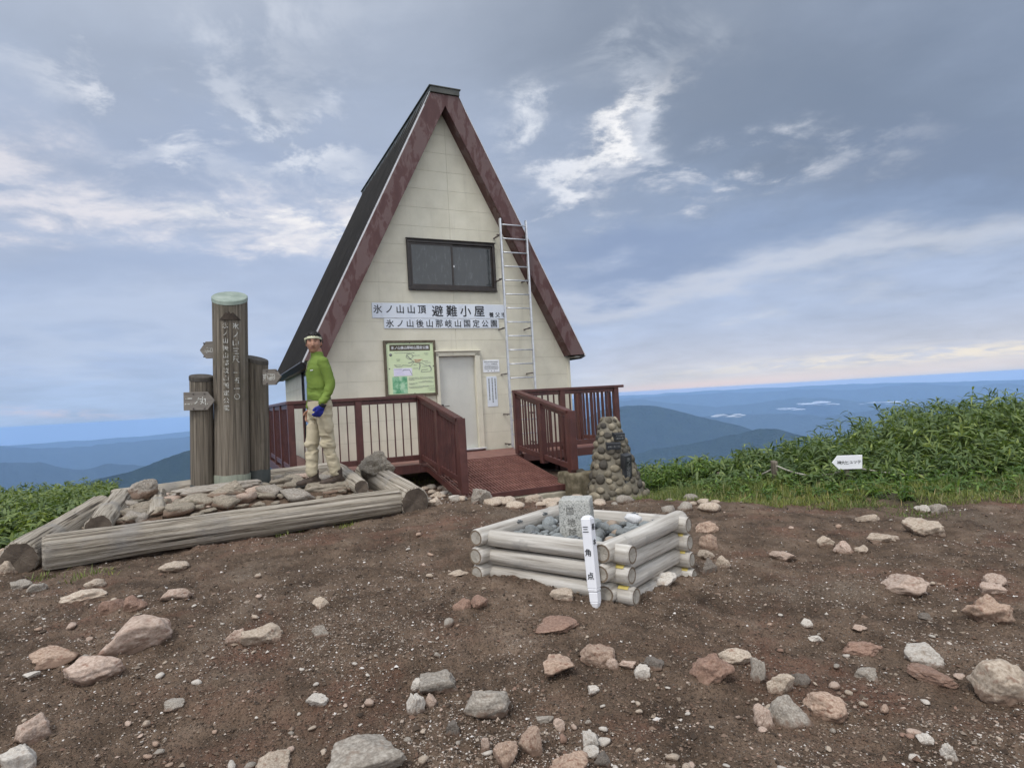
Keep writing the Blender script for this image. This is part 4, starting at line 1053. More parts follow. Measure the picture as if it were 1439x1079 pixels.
for i, (x0, x1, yt, yb_, m, lab, kw) in enumerate(ROCKS):
    p = on_ground((x0 + x1) / 2, yb_); dist = float((np.array(p) - [0, 0, EYE]) @ RC[2])
    W_ = (x1 - x0) * dist / FPX; Hs = (yb_ - yt) * dist / FPX
    el = math.atan2(EYE - p.z, math.hypot(p.x, p.y))
    Dp = W_ * random.uniform(.7, .95)
    # visible height = h cos(el) + depth sin(el)
    H_ = max((Hs - Dp * .40 * math.sin(el)) / math.cos(el), Hs * .68)
    dirn = Vector((p.x, p.y, 0)).normalized(); pc = p + dirn * Dp * .30
    pc.z = gz(pc.x, pc.y)
    put_rock('rock', pc, W_ * 1.06, Dp, H_ * 1.40, m, 100 + i, lab, None, rz=math.atan2(-dirn.x, dirn.y) + random.uniform(-.25, .25), sink=.36, **kw)
    KEEP.append((pc.x, pc.y, W_ / 2))
# ------------------------------------------------------------------ small loose stones, each its own
SM = [rock_mesh('stone', 700 + k, sub=2, cuts=8 if k % 2 else 5, fine=.05) for k in range(14)]
smm = ['stone_white', 'stone_tan', 'stone_tan', 'stone_pink', 'stone_orange', 'stone_grey', 'stone_tan', 'stone_red', 'stone_white', 'stone_tan', 'stone_grey', 'stone_orange', 'stone_white', 'stone_pink']
for me_, m_ in zip(SM, smm): me_.materials.append(MATS[m_])
random.seed(23); rs = np.random.RandomState(4)
cnt = 0
while cnt < 150:
    px, py = random.uniform(-10, 1450), random.uniform(705, 1085)
    if rs.rand() > (.25 + .75 * (py - 705) / 370): continue
    if px < 600 and py < 745 + (600 - px) * .12: continue
    if 640 < px < 1000 and 700 < py < 860: continue
    p = on_ground(px, py)
    if any((p.x - a) ** 2 + (p.y - b) ** 2 < (r * 1.1) ** 2 for a, b, r in KEEP): continue
    k = random.randrange(14); s = min(.06, .012 + rs.gamma(2.0, .0075)) * (1.0 + .04 * math.hypot(p.x, p.y))
    put_rock('stone', p, s, s * random.uniform(.6, .95), s * random.uniform(.45, .75), None, 0, 'small loose stone lying on the brown summit soil', 'small loose stones on the soil',
             rz=random.uniform(0, 6.3), tilt=(random.uniform(-.3, .3), random.uniform(-.3, .3)), sink=.22, me=SM[k], cat='stone'); cnt += 1
# row of stones banked below the deck and ramp
random.seed(31)
for k in range(44):
    a = random.uniform(-1.75, 2.6); px, py = (random.uniform(585, 690), random.uniform(676, 706)) if k < 20 else ((random.uniform(690, 850), random.uniform(694, 716)) if k < 34 else (random.uniform(840, 1010), random.uniform(700, 722)))
    p = on_ground(px, py); s = random.uniform(.09, .26)
    put_rock('stone', p, s, s * random.uniform(.6, .95), s * random.uniform(.35, .6), None, 0, 'weathered stone in the loose bank of stones before the ramp and cairn', 'stones banked before the ramp', rz=random.uniform(0, 6.3), sink=.3, me=SM[random.choice((1, 2, 5, 9, 10, 12))], cat='stone')

# ------------------------------------------------------------------ gravel: countless pebbles and clods
def gravel(name, n, seed, m, smin, smax, px_rng, patch=None, gam=2.0):
    rs = np.random.RandomState(seed)
    oct_ = np.array([[1, 0, 0], [-1, 0, 0], [0, 1, 0], [0, -1, 0], [0, 0, 1], [0, 0, -1]], float)
    of = np.array([[0, 2, 4], [2, 1, 4], [1, 3, 4], [3, 0, 4], [2, 0, 5], [1, 2, 5], [3, 1, 5], [0, 3, 5]])
    # uniform over the picture's ground, thinning out with distance
    th = np.radians(rs.uniform(-47, 47, n * 4)); u = rs.rand(n * 4)
    r = 1 / (1 / 1.75 + u * (1 / 11.5 - 1 / 1.75))
    x, y = r * np.sin(th), r * np.cos(th)
    ok = np.ones(len(x), bool)
    if patch is not None: ok &= (fbm(x * .9, y * .9, 4, patch) + .5 * fbm(x * 4, y * 4, 2, patch + 5) + .16 * rs.normal(size=len(x)) + .10 * sstep(4.5, 2.2, y) * sstep(-1.5, 1, x)) > .21
    s_ = (x - PA[0]) * PU[0] + (y - PA[1]) * PU[1]; t_ = (x - PA[0]) * PV[0] + (y - PA[1]) * PV[1]
    ok &= ~((s_ > -.2) & (s_ < 3.3) & (t_ > -.1))
    ok &= ~((x > 1.6) & (y > 7.2 - .22 * x)); ok &= ~((x < -3.2) & (y > 5.2)) 
    ok &= np.hypot(x, y) < 10.5
    x, y = x[ok][:n], y[ok][:n]; n = len(x)
    s = np.clip(smin * (.6 + rs.gamma(gam, .5, n)), smin * .5, smax) * (.75 + .10 * np.hypot(x, y))
    V = oct_[None] * rs.uniform(.55, 1.1, (n, 6, 1)) + rs.normal(0, .16, (n, 6, 3))
    V[:, :, 2] *= rs.uniform(.4, .75, (n, 1))
    a = rs.uniform(0, 6.3, n); ca, sa = np.cos(a)[:, None], np.sin(a)[:, None]
    V = np.stack([(V[:, :, 0] * ca - V[:, :, 1] * sa * rs.uniform(.6, 1, (n, 1))), V[:, :, 0] * sa + V[:, :, 1] * ca, V[:, :, 2]], -1) * (s / 2)[:, None, None]
    V += np.stack([x, y, ground_z(x, y, True) + s * .08], -1)[:, None]
    F = (of[None] + (np.arange(n) * 6)[:, None, None]).reshape(-1, 3)
    me = np_mesh(name, V.reshape(-1, 3), F, False); face_attr(me, 'tint', np.repeat(rs.rand(n), 8))
    o = link(name, me, MATS[m]); tag(o, kind='stuff'); return o
def gmat(name, stops):
    m = bpy.data.materials.new(name); m.use_nodes = True; t = T(m.node_tree)
    a = t.n('Attribute', {'attribute_name': 'tint'}).outputs['Fac']
    b = t.n('BsdfPrincipled', Base_Color=t.ramp(a, stops), Roughness=.9, Specular_IOR_Level=.3); t.t.links.new(b.outputs[0], t.n('OutputMaterial').inputs[0]); MATS[name] = m
gmat('grit_pale', [(0, (.20, .16, .125)), (.4, (.32, .27, .22)), (.65, (.36, .27, .215)), (.82, (.46, .42, .37)), (1, (.66, .62, .58))])
gmat('grit_brown', [(0, (.045, .032, .023)), (.5, (.105, .075, .053)), (.75, (.155, .095, .066)), (1, (.26, .21, .16))])
gravel('gravel', 26000, 1, 'grit_pale', .0072, .032, None, patch=3, gam=1.1)
gravel('gravel', 4500, 2, 'grit_pale', .0078, .042, None, gam=1.2)
gravel('gravel', 75000, 3, 'grit_brown', .0085, .045, None, gam=1.2)

# ------------------------------------------------------------------ logs
def log_mesh(name, L, r0, r1, seed, cracks=.5, n=44, m=64, slots=('log_old', 'log_end'), worn=0.0, flat=0.0):
    """axis along local x from 0 to L"""
    rs = np.random.RandomState(seed)
    xs = np.linspace(0, L, m); th = np.linspace(0, 2 * np.pi, n, endpoint=False)
    X, TH = np.meshgrid(xs, th, indexing='ij')
    rad = r0 + (r1 - r0) * X / L
    rad = rad * (1 + .10 * fbm(X * 1.1 + seed, np.cos(TH) * .8 + np.sin(TH) * .5, 3, seed))
    cx = TH * 4.2 / (2 * np.pi) * 3
    g = fbm(np.cos(TH) * 3.4 + X * .12 + seed, np.sin(TH) * 3.4 + X * .20, 4, seed + 4, .7)
    rad = rad * (1 + .11 * cracks * g)
    for k in range(int(6 * cracks) + 1):                      # long drying cracks
        t0 = rs.uniform(0, 6.283); wv = rs.uniform(.02, .045); a, b = sorted(rs.uniform(-.1, 1.1, 2) * L)
        tw = t0 + rs.uniform(-.25, .25) * X / L + .10 * fbm(X * 3 + k, X * 0, 2, seed + k)
        dt = np.abs((TH - tw + np.pi) % (2 * np.pi) - np.pi)
        rad = rad * (1 - .16 * cracks * np.exp(-(dt / wv) ** 2) * sstep(a, a + .2, X) * sstep(b, b - .2, X))
    if worn: rad = rad * (1 - worn * np.clip(fbm(X * 2.2, TH * .9, 3, seed + 9) + .1, 0, 1))
    e = np.minimum(X, L - X); rad = rad * (1 - .10 * np.exp(-(e / .012) ** 2))
    bend = .05 * r0 * np.sin(X / L * np.pi * rs.uniform(.6, 1.6) + seed)
    V = np.stack([X, rad * np.cos(TH) + bend, rad * np.sin(TH)], -1)
    if flat: V[..., 2] = np.where(V[..., 2] > r0 * (1 - flat), r0 * (1 - flat) + (V[..., 2] - r0 * (1 - flat)) * .25, V[..., 2])
    V = V.reshape(-1, 3).tolist()
    F = []; S = []
    for i in range(m - 1):
        for k in range(n): F.append((i * n + k, (i + 1) * n + k, (i + 1) * n + (k + 1) % n, i * n + (k + 1) % n)); S.append(0)
    # end faces: a few concentric rings so they read as sawn, slightly uneven wood
    for end, i0 in ((0, 0), (1, (m - 1) * n)):
        prev = list(range(i0, i0 + n)); c = np.mean([V[j] for j in prev], 0)
        for f in (.78, .5, .2):
            cur = []
            for k in range(n):
                p = c + (np.array(V[i0 + k]) - c) * f; p[0] += rs.normal(0, .0006) + (.004 if end == 0 else -.004) * (1 - f)
                V.append(p.tolist()); cur.append(len(V) - 1)
            for k in range(n):
                q = (prev[k], prev[(k + 1) % n], cur[(k + 1) % n], cur[k]); F.append(q if end == 0 else q[::-1]); S.append(1 if len(slots) < 3 or f < .7 else 2)
            prev = cur
        F.append(tuple(prev) if end == 0 else tuple(prev[::-1])); S.append(1)
    me = bpy.data.meshes.new(name); me.from_pydata(V, [], F)
    me.polygons.foreach_set('material_index', S); me.polygons.foreach_set('use_smooth', [s == 0 for s in S])
    for s in slots: me.materials.append(MATS[s])
    return me
def place_log(name, p0, p1, r0, r1, seed, parent=None, roll=0.0, **k):
    p0, p1 = Vector(p0), Vector(p1); d = p1 - p0
    me = log_mesh(name, d.length, r0, r1, seed, **k)
    o = link(name, me, [], parent)
    q = d.to_track_quat('X', 'Z') @ Quaternion((1, 0, 0), roll)
    o.rotation_euler = q.to_euler(); o.location = p0
    return o
pg = 'logs edging the signpost platform'
def plog(p0, p1, r0, r1, seed, label, **k): return tag(place_log('log', p0, p1, r0, r1, seed, **k), label, 'log', pg)
plog((-3.80, 4.945, .345), (-1.29, 6.70, .325), .140, .128, 3, 'long grey weathered log along the front edge of the stone platform', cracks=1.0, m=110, n=72)
plog((-3.98, 4.93, .305), (-4.66, 6.95, .42), .140, .12, 5, 'left edge log of the platform with a sawn end facing out', cracks=.9, m=90)
plog((-3.72, 5.50, .43), (-4.44, 6.95, .49), .115, .11, 8, 'short cracked log lying inside the left edge log', cracks=1.0, worn=.15)
plog((-3.42, 5.86, .425), (-4.02, 6.95, .49), .09, .09, 12, 'thinner log inside the platform, right of the short cracked log', cracks=.9, worn=.2)
plog((-4.62, 7.06, .46), (-2.55, 8.75, .50), .12, .115, 14, 'pale back edge log behind the signposts', cracks=.7)
plog((-1.115, 6.64, .305), (-1.98, 8.15, .50), .165, .15, 17, 'thick right edge log with a dark sawn butt', cracks=.9, m=80)
plog((-1.66, 6.62, .50), (-2.32, 7.9, .60), .085, .10, 21, 'pale log behind the standing man, inside the thick right log', cracks=.9, worn=.2)
put_rock('rock', Vector((-1.72, 7.6, .5)), .42, .36, .42, 'log_old', 905, 'pale splintered lump of wood leaning on the thick right log', None, rz=.5, sink=.25, cuts=14, fine=.1, cat='wood')
# rubble filling the platform
RM = [rock_mesh('rubble_stone', 800 + k, sub=3, cuts=9 if k % 2 else 12, boxy=k % 3 == 0, fine=.05) for k in range(16)]
for k, me_ in enumerate(RM): me_.materials.append(MATS['stone_rubble' if k % 4 else ('stone_grey' if k % 8 else 'stone_pink')])
random.seed(41); placed = []; tries = 0
big = [(w_, .3) for w_ in (.36, .34, .32, .37, .33, .30, .34, .30, .31, .34, .29, .30)]
while len(placed) < 285 and tries < 60000:
    tries += 1
    s = random.uniform(.18, 2.72); t_ = random.uniform(.16, 2.3)
    wd = big[len(placed)][0] if len(placed) < len(big) else (random.uniform(.15, .29) if len(placed) < 130 else random.uniform(.07, .17))
    x, y = PA + PU * s + PV * t_
    if any(math.hypot(x - a, y - b) < (wd + w2) * .31 for a, b, w2 in placed): continue
    if math.hypot(x + 2.12, y - 6.86) < .20 + wd * .42 or any(math.hypot(x - a, y - b) < r + wd * .38 for a, b, r in ((-3.29, 7.2, .2), (-3.66, 7.1, .14), (-3.05, 7.42, .14))): continue
    placed.append((x, y, wd)); z = gz(x, y)
    put_rock('rubble_stone', Vector((x, y, z)), wd, wd * random.uniform(.65, .9), wd * random.uniform(.34, .55), None, 0, 'grey-tan rubble stone heaped inside the log platform', 'rubble stones filling the platform',
             rz=random.uniform(0, 6.3), tilt=(random.uniform(-.25, .25), random.uniform(-.25, .25)), sink=.25, me=RM[len(placed) % 16], cat='stone')
put_rock('rock', Vector((-3.25, 6.80, .50)), .95, .34, .13, 'stone_grey', 911, 'long flat slab laid in front of the signposts', None, rz=.5, sink=.1, cuts=10, boxy=1)
put_rock('rock', Vector((-3.98, 6.62, .55)), .30, .26, .22, 'stone_grey', 913, 'rounded grey rock left of the signposts on the platform', None, rz=.3, sink=.2, cuts=6)
put_rock('rock', Vector((-2.98, 6.35, .52)), .42, .26, .20, 'stone_rubble', 915, 'pinkish tan long stone on the rubble below the tall signpost', None, rz=.3, sink=.2)
# the stone the man stands on
put_rock('rock', Vector((-2.12, 6.88, .445)), .62, .46, .16, 'stone_rubble', 917, 'flat stone under the boots of the standing man', None, rz=.4, sink=.25, boxy=1, fine=.02, cuts=6)

# ------------------------------------------------------------------ summit signposts
def post_mesh(name, r, z0, z1, seed, slant, sdir, m=70, n=56, cracks=.6):
    """upright log with a top cut at a slant that faces direction sdir"""
    rs = np.random.RandomState(seed); zs = np.linspace(0, 1, m); th = np.linspace(0, 2 * np.pi, n, endpoint=False)
    Z, TH = np.meshgrid(zs, th, indexing='ij'); H = z1 - z0
    rad = r * (1 + .03 * fbm(Z * 3 + seed, np.cos(TH) + np.sin(TH) * .7, 3, seed) + .035 * cracks * fbm(np.cos(TH) * 4 + Z * .3, np.sin(TH) * 4 + Z * .4 + seed, 4, seed + 3, .7))
    for k in range(int(5 * cracks) + 2):
        t0 = rs.uniform(0, 6.283); dt = np.abs((TH - t0 - .15 * fbm(Z * 4, Z * 0 + k, 2, seed + k) + np.pi) % (2 * np.pi) - np.pi)
        a, b = sorted(rs.uniform(-.2, 1.2, 2)); rad *= 1 - .09 * np.exp(-(dt / .022) ** 2) * sstep(a, a + .1, Z) * sstep(b, b - .1, Z)
    X, Y = rad * np.cos(TH), rad * np.sin(TH)
    top = H + slant * (-(X * sdir[0] + Y * sdir[1]))
    V = np.stack([X, Y, Z * top], -1).reshape(-1, 3)
    id_ = np.arange(m * n).reshape(m, n)
    F = np.stack([id_[:-1], np.roll(id_[:-1], -1, 1), np.roll(id_[1:], -1, 1), id_[1:]], -1).reshape(-1, 4)
    me = bpy.data.meshes.new(name); me.from_pydata(V.tolist(), [], F.tolist() + [id_[-1].tolist(), id_[0][::-1].tolist()])
    for p in me.polygons: p.use_smooth = len(p.vertices) == 4
    return me
def cap_mesh(r, h, slant, sdir, th_=.03, n=48):
    V, F = [], []
    for rr_, dz in ((r * 1.0, -th_), (r * 1.035, -th_ - .004), (r * 1.035, .006), (r * .99, .014), (r * .3, .015)):
        for k in range(n):
            a = 2 * math.pi * k / n; x, y = rr_ * math.cos(a), rr_ * math.sin(a); V.append((x, y, h + dz - slant * (x * sdir[0] + y * sdir[1])))
    for i in range(4):
        for k in range(n): F.append((i * n + k, i * n + (k + 1) % n, (i + 1) * n + (k + 1) % n, (i + 1) * n + k))
    F.append(tuple(range(4 * n, 5 * n)))
    me = bpy.data.meshes.new('cap'); me.from_pydata(V, [], F); return me
def collar_mesh(r, z0, z1, n=48):
    V, F = [], []
    for rr_, z in ((r, z0), (r, z1), (r * .96, z1 + .003)):
        for k in range(n): a = 2 * math.pi * k / n; V.append((rr_ * math.cos(a), rr_ * math.sin(a), z + .004 * math.sin(a * 5)))
    for i in range(2):
        for k in range(n): F.append((i * n + k, i * n + (k + 1) % n, (i + 1) * n + (k + 1) % n, (i + 1) * n + k))
    me = bpy.data.meshes.new('collar'); me.from_pydata(V, [], F); [setattr(p, 'use_smooth', True) for p in me.polygons]; return me
def signpost(label, px, pyb, pyt, Y, r, seed, slant, sdir, colm, colh, capm, zb=None):
    b = at(px, pyb, Y); tp = at(px, pyt, Y)
    zb = gz(b.x, b.y) - .05 if zb is None else zb
    t = thing('signpost', label, 'signpost', (b.x, b.y, zb), 0, 'wooden signposts on the platform'); t.rotation_euler = (0, math.radians(1.7), 0)
    H = tp.z - zb
    body = link('post', post_mesh('post', r, 0, H, seed, slant, sdir), MATS['post_wood'], t)
    link('cap', cap_mesh(r, H + .004, slant, sdir), MATS[capm], t)
    link('collar', collar_mesh(r * 1.05, -.02, colh), MATS[colm], t)
    return t, H, Vector((b.x, b.y, zb))
fd = Vector((.42, -.91, 0))                     # where the posts' faces look: towards the terrace
t, H, B_ = signpost('tallest signpost with carved white writing and a green copper top', 326, 668, 418, 7.2, .188, 3, .46, (.30, -.95), 'collar_pale', .235, 'copper_green')
# carved writing wraps round the post's face
yaw_l = math.atan2(-B_.x, B_.y)                 # the post's face seen from the terrace
def wrap(r, ang0):
    def f(x, z, th_):
        a = ang0 + x / r; rr_ = r + th_; return (rr_ * math.sin(a), -rr_ * math.cos(a), z)
    return f
a0 = math.atan2(-B_.x, B_.y) * -1.0
a0 = math.atan2(0 - B_.x, B_.y)                 # angle of the sight line seen from the post
zz0 = lambda py: at(326, py, 7.2).z - B_.z
letters(column('氷ノ山三尺', .055, zz0(455), zz0(512), .085, .95) + column('一五一〇', .06, zz0(519), zz0(563), .075, .95), MATS['carved_white'], t, fn=wrap(.197, a0), bold=.0, thick=.004)
letters(column('氷ノ山後山那岐山国定公園', -.052, zz0(455), zz0(578), .068, .95), MATS['carved_white'], t, fn=wrap(.197, a0), bold=-.004, thick=.004)
mb = MB(); f = wrap(.196, a0)
zb_, zt_ = zz0(452), zz0(440)
pr = [(-.115, 0), (-.085, .35), (-.045, .8), (-.02, .72), (-.012, 1), (.005, .68), (.03, .85), (.075, .4), (.118, 0)]
vs = [f(x, zb_ + h * (zt_ - zb_), .004) for x, h in pr] + [f(x, zb_ - .002, .004) for x, h in pr]
mb.add(vs, [(i, i + 1, len(pr) + i + 1, len(pr) + i) for i in range(len(pr) - 1)]); mb.build('mountain_emblem', MATS['carved_dark'], t)
def arrow_board(t, B_, cx, cy, Y, wd, ht, text, point, yaw, size):
    c = at(cx, cy, Y) - B_
    h, tip = ht / 2, ht * .38
    out = [(-wd / 2, -h), (wd / 2 - tip, -h), (wd / 2, 0), (wd / 2 - tip, h), (-wd / 2, h)]
    if point < 0: out = [(-x, z) for x, z in out][::-1]
    mb = MB(); mb.prism(out, 'y', 0, .03)
    o = mb.build('arrow_board', MATS['board_wood'], t, bevel=.003); o.location = c; o.rotation_euler = (0, 0, yaw)
    letters(row(text, -wd / 2 + .02 + (.06 if point < 0 else 0), wd / 2 - .02 - (.06 if point > 0 else 0), 0, size, .95), MATS['carved_white'], o, bold=.01, thick=.002)
    for x in (-.02, .02):
        for z in (-h * .8, h * .8):
            b2 = MB(); b2.tube([(x * 3, -.008, z), (x * 3, .0, z)], .009, 8); b2.build('bolt', MATS['bolt'], o)
    return o
arrow_board(t, B_, 287.5, 493, 7.32, .235, .20, '氷ノ山越', -1, -.12, .075)
t, H, B_ = signpost('short signpost with an arrow board reading 二ノ丸, left of the tallest', 284, 672, 530, 7.12, .124, 7, .22, (.5, -.86), 'collar_dark', .17, 'post_dark')
arrow_board(t, B_, 275.5, 563.5, 6.965, .335, .205, '二ノ丸', 1, .10, .105)
t, H, B_ = signpost('signpost with an arrow board reading 東尾根, right of the tallest', 362, 665, 505, 7.45, .135, 11, .32, (.9, -.44), 'collar_dark', .20, 'post_dark')
arrow_board(t, B_, 377, 529, 7.28, .235, .185, '東尾根', 1, -.18, .085)

# ------------------------------------------------------------------ log crib round the boundary stone
C0 = Vector((.515, 3.60, 0)); A_d = Vector((math.cos(math.radians(51)), math.sin(math.radians(51)), 0)); B_d = Vector((math.cos(math.radians(142)), math.sin(math.radians(142)), 0))
LA, LBx = .86, .94
crib = thing('log_crib', 'low square crib of pale grey round logs in the middle of the summit', 'log crib', (C0 + A_d * LA / 2 + B_d * LBx / 2)[:])
crib.location.z = .10; CO = Vector(crib.location)
def clog(p0, p1, r, seed, roll):
    return place_log('log', Vector(p0) - CO, Vector(p1) - CO, r, r * .97, seed, crib, roll, cracks=.30, n=48, m=52, slots=('log_new', 'log_new_end', 'log_ring'))
sd_ = 60; random.seed(77); PR = .105
levels = [.440, .324, .209]
for li, z in enumerate(levels + [.095]):
    for wall_ in range(4):
        if li == 3 and wall_ in (0,): pass
        r = random.uniform(.0535, .059); j = random.uniform(-.02, .02); za = z + (.012 if wall_ < 2 else -.006)
        if wall_ == 0: p0, p1 = C0 - A_d * (PR + j), C0 + A_d * (LA + PR)
        elif wall_ == 1: p0, p1 = C0 + B_d * LBx - A_d * (PR + .02 + j), C0 + B_d * LBx + A_d * (LA + PR)
        elif wall_ == 2: p0, p1 = C0 - B_d * (PR + .03 + j), C0 + B_d * (LBx + PR)
        else: p0, p1 = C0 + A_d * LA - B_d * (PR + j), C0 + A_d * LA + B_d * (LBx + PR)
        if li == 3 and wall_ in (0, 2): p0 = p0 + (p1 - p0).normalized() * .25; 
        a, b = Vector(p0), Vector(p1); a.z = b.z = za
        lg = clog(a, b, r, sd_, random.uniform(0, 6)); sd_ += 1
        if li >= 1 and li < 4 and wall_ in (0, 2, 3):       # yellow tags stapled near the log ends
            mb = MB(); n_ = 6; L = (b - a).length
            for k in range(n_):
                a0_ = 1.0 + .55 * k / n_; a1_ = 1.0 + .55 * (k + 1) / n_; rr_ = r * 1.025 + .001
                mb.add([(.035, rr_ * math.cos(a0_), rr_ * math.sin(a0_)), (.10, rr_ * math.cos(a0_), rr_ * math.sin(a0_)), (.10, rr_ * math.cos(a1_), rr_ * math.sin(a1_)), (.035, rr_ * math.cos(a1_), rr_ * math.sin(a1_))], [(0, 1, 2, 3)])
            tg = mb.build('label_tag', MATS['tag_yellow'], lg); tg.rotation_euler = (-Quaternion(lg.rotation_euler.to_quaternion()).to_euler().x - .15, 0, 0)
# steel staples along the rims
for f, wv in ((.28, 2), (.62, 2), (.3, 0), (.75, 0), (.35, 1), (.7, 1), (.3, 3), (.7, 3)):
    base = {0: C0 + A_d * LA * f, 1: C0 + B_d * LBx + A_d * LA * f, 2: C0 + B_d * LBx * f, 3: C0 + A_d * LA + B_d * LBx * f}[wv]
    dr = A_d if wv < 2 else B_d; ins = {0: B_d, 1: -B_d, 2: A_d, 3: -A_d}[wv]
    p = base + ins * .035; mb = MB(); z = .440 + .045
    mb.bar(p - dr * .028 + Vector((0, 0, z)), p + dr * .028 + Vector((0, 0, z)), .035, .012)
    mb.bar(p + Vector((0, 0, z + .008)) - ins * .02, p + Vector((0, 0, z + .008)) + ins * .02, .012, .012)
    mb.build('clip', MATS['steel_clip'], crib, off=CO, bevel=.002)
# river pebbles inside
PM = [rock_mesh('pebble', 950 + k, sub=3, cuts=0, rough=.16, fine=.004) for k in range(10)]
pmm = ['pebble_blue'] * 6 + ['pebble_dark', 'pebble_blue', 'pebble_warm', 'pebble_white']
for me_, m_ in zip(PM, pmm): me_.materials.append(MATS[m_])
random.seed(19); pp = []; tries = 0
STN = Vector((.388, 4.225, 0))
while len(pp) < 150 and tries < 20000:
    tries += 1; fa, fb = random.uniform(.09, .91), random.uniform(.09, .91); q = C0 + A_d * LA * fa + B_d * LBx * fb
    lay_ = 0 if len(pp) < 78 else 1
    s = random.uniform(.085, .15) if len(pp) < 34 or lay_ else random.uniform(.055, .10)
    if max(abs((q - STN).dot(A_d)), abs((q - STN).dot(B_d))) < .12 + s * .42: continue
    if any(l == lay_ and (q.x - a) ** 2 + (q.y - b) ** 2 < ((s + c) * .41) ** 2 for a, b, c, l in pp): continue
    pp.append((q.x, q.y, s, lay_)); k = random.choices(range(10), [9] * 6 + [7, 9, 3, 0])[0]
    put_rock('pebble', Vector((q.x, q.y, .405 + .060 * lay_)), s, s * random.uniform(.62, .85), s * random.uniform(.5, .68), None, 0, {6: 'dark slate rounded pebble among the blue-grey ones in the log crib', 8: 'warm tan rounded pebble among the blue-grey ones in the log crib'}.get(k, 'rounded blue-grey river pebble filling the log crib'),
             {6: 'dark pebbles in the log crib', 8: 'tan pebbles in the log crib'}.get(k, 'blue-grey pebbles in the log crib'), rz=random.uniform(0, 6.3), tilt=(random.uniform(-.35, .35), random.uniform(-.35, .35)), sink=.2, me=PM[k], cat='pebble')
q = C0 + A_d * LA * .62 + B_d * LBx * .14
put_rock('pebble', Vector((q.x, q.y, .495)), .115, .075, .065, None, 0, 'single white pebble right of the granite stone in the crib', None, rz=-.5, sink=.1, me=PM[9], cat='pebble')
mb = MB(); mb.prism([tuple((C0 + A_d * LA * a + B_d * LBx * b)[:2]) for a, b in ((.03, .03), (.97, .03), (.97, .97), (.03, .97))], 'z', .08, .40)
sb = mb.build('crib_fill', MATS['stone_dark'], crib, off=CO); 

# granite boundary stone
st = thing('boundary_stone', 'square granite survey stone with engraved characters standing in the log crib', 'survey stone', (STN.x, STN.y, .34), math.radians(-13))
def softbox(name, x, y, z0, z1, m, parent, n=12, amp=.002, rnd=.012, taper=0.0, seed=1):
    bm = bmesh.new(); bmesh.ops.create_cube(bm, size=2); bmesh.ops.subdivide_edges(bm, edges=bm.edges, cuts=n, use_grid_fill=True)
    for v in bm.verts:
        q = v.co.copy(); k = 1 - taper * (q.z + 1) / 2
        p = Vector((q.x * x * k, q.y * y * k, (z0 + z1) / 2 + q.z * (z1 - z0) / 2))
        a = sorted([abs(c) for c in q]); 
        if a[1] > .97: p -= Vector((q.x * (abs(q.x) > .97), q.y * (abs(q.y) > .97), q.z * (abs(q.z) > .97))) * rnd * .35
        p += Vector((fractal(p * 22 + Vector((seed, 0, 0)), 1, 2, 4), fractal(p * 22 + Vector((0, seed, 3)), 1, 2, 4), fractal(p * 22 + Vector((7, 0, seed)), 1, 2, 4))) * amp; v.co = p
    me = bpy.data.meshes.new(name); bm.to_mesh(me); bm.free()
    return link(name, me, MATS[m], parent)
softbox('shaft', .112, .100, -.02, .318, 'granite', st, amp=.0022, taper=.05)
softbox('foot', .15, .14, -.2, .045, 'granite_base', st, amp=.012, rnd=.05, seed=4)
letters([('国', -.030, .245, .055), ('地', -.024, .172, .058), ('院', -.018, .102, .058)], MATS['engraved'], st, fn=lambda x, z, t_: (x, -.1005 - t_ + .005 * (z / .3), z), bold=0, thick=.002)
letters([('三', 0, .235, .06)], MATS['engraved'], st, fn=lambda x, z, t_: (.1125 + t_ - .005 * (z / .3), x, z), bold=0, thick=.002)
# white marker post, leaning a little
pb = at(837, 845, 3.47); pt = at(825, 724, 3.51)
wp = thing('marker_post', 'white square marker post with black characters leaning on the front of the crib', 'marker post', pb[:])
dv = (pt - pb); L = dv.length
zx = dv.normalized(); yx = Vector((.10, 1, 0)); xx = yx.cross(zx).normalized(); yx = zx.cross(xx)
wp.rotation_euler = Matrix((xx, yx, zx)).transposed().to_euler()
hs = .029
mb = MB()
for z0, z1, h0, h1 in ((-.035, .0, .015, .025), (.0, .055, .025, hs - .003), (.057, .075, hs - .002, hs), (.075, L - .014, hs, hs), (L - .014, L, hs, hs - .014)):
    v = [(a * h, b * h, z) for z, h in ((z0, h0), (z1, h1)) for a, b in ((-1, -1), (1, -1), (1, 1), (-1, 1))]
    mb.add(v, [(0, 1, 5, 4), (1, 2, 6, 5), (2, 3, 7, 6), (3, 0, 4, 7), (3, 2, 1, 0), (4, 5, 6, 7)])
wr = Matrix.Rotation(math.radians(26), 4, 'Z')
body = mb.build('shaft', MATS['white_post'], wp, bevel=.004)
body.rotation_euler = (0, 0, math.radians(-27))
def pz(py): return L * (847 - py) / (847 - 724)
le = letters([('三', -.003, pz(743), .040), ('角', -.002, pz(776), .042), ('点', 0, pz(809), .042)], MATS['ink'], body, fn=lambda x, z, t_: (x, -hs - t_, z), bold=.02)
letters([('基', .0, pz(740), .038), ('本', 0, pz(762), .038)], MATS['ink'], body, fn=lambda x, z, t_: (hs + t_, x, z), bold=.02)

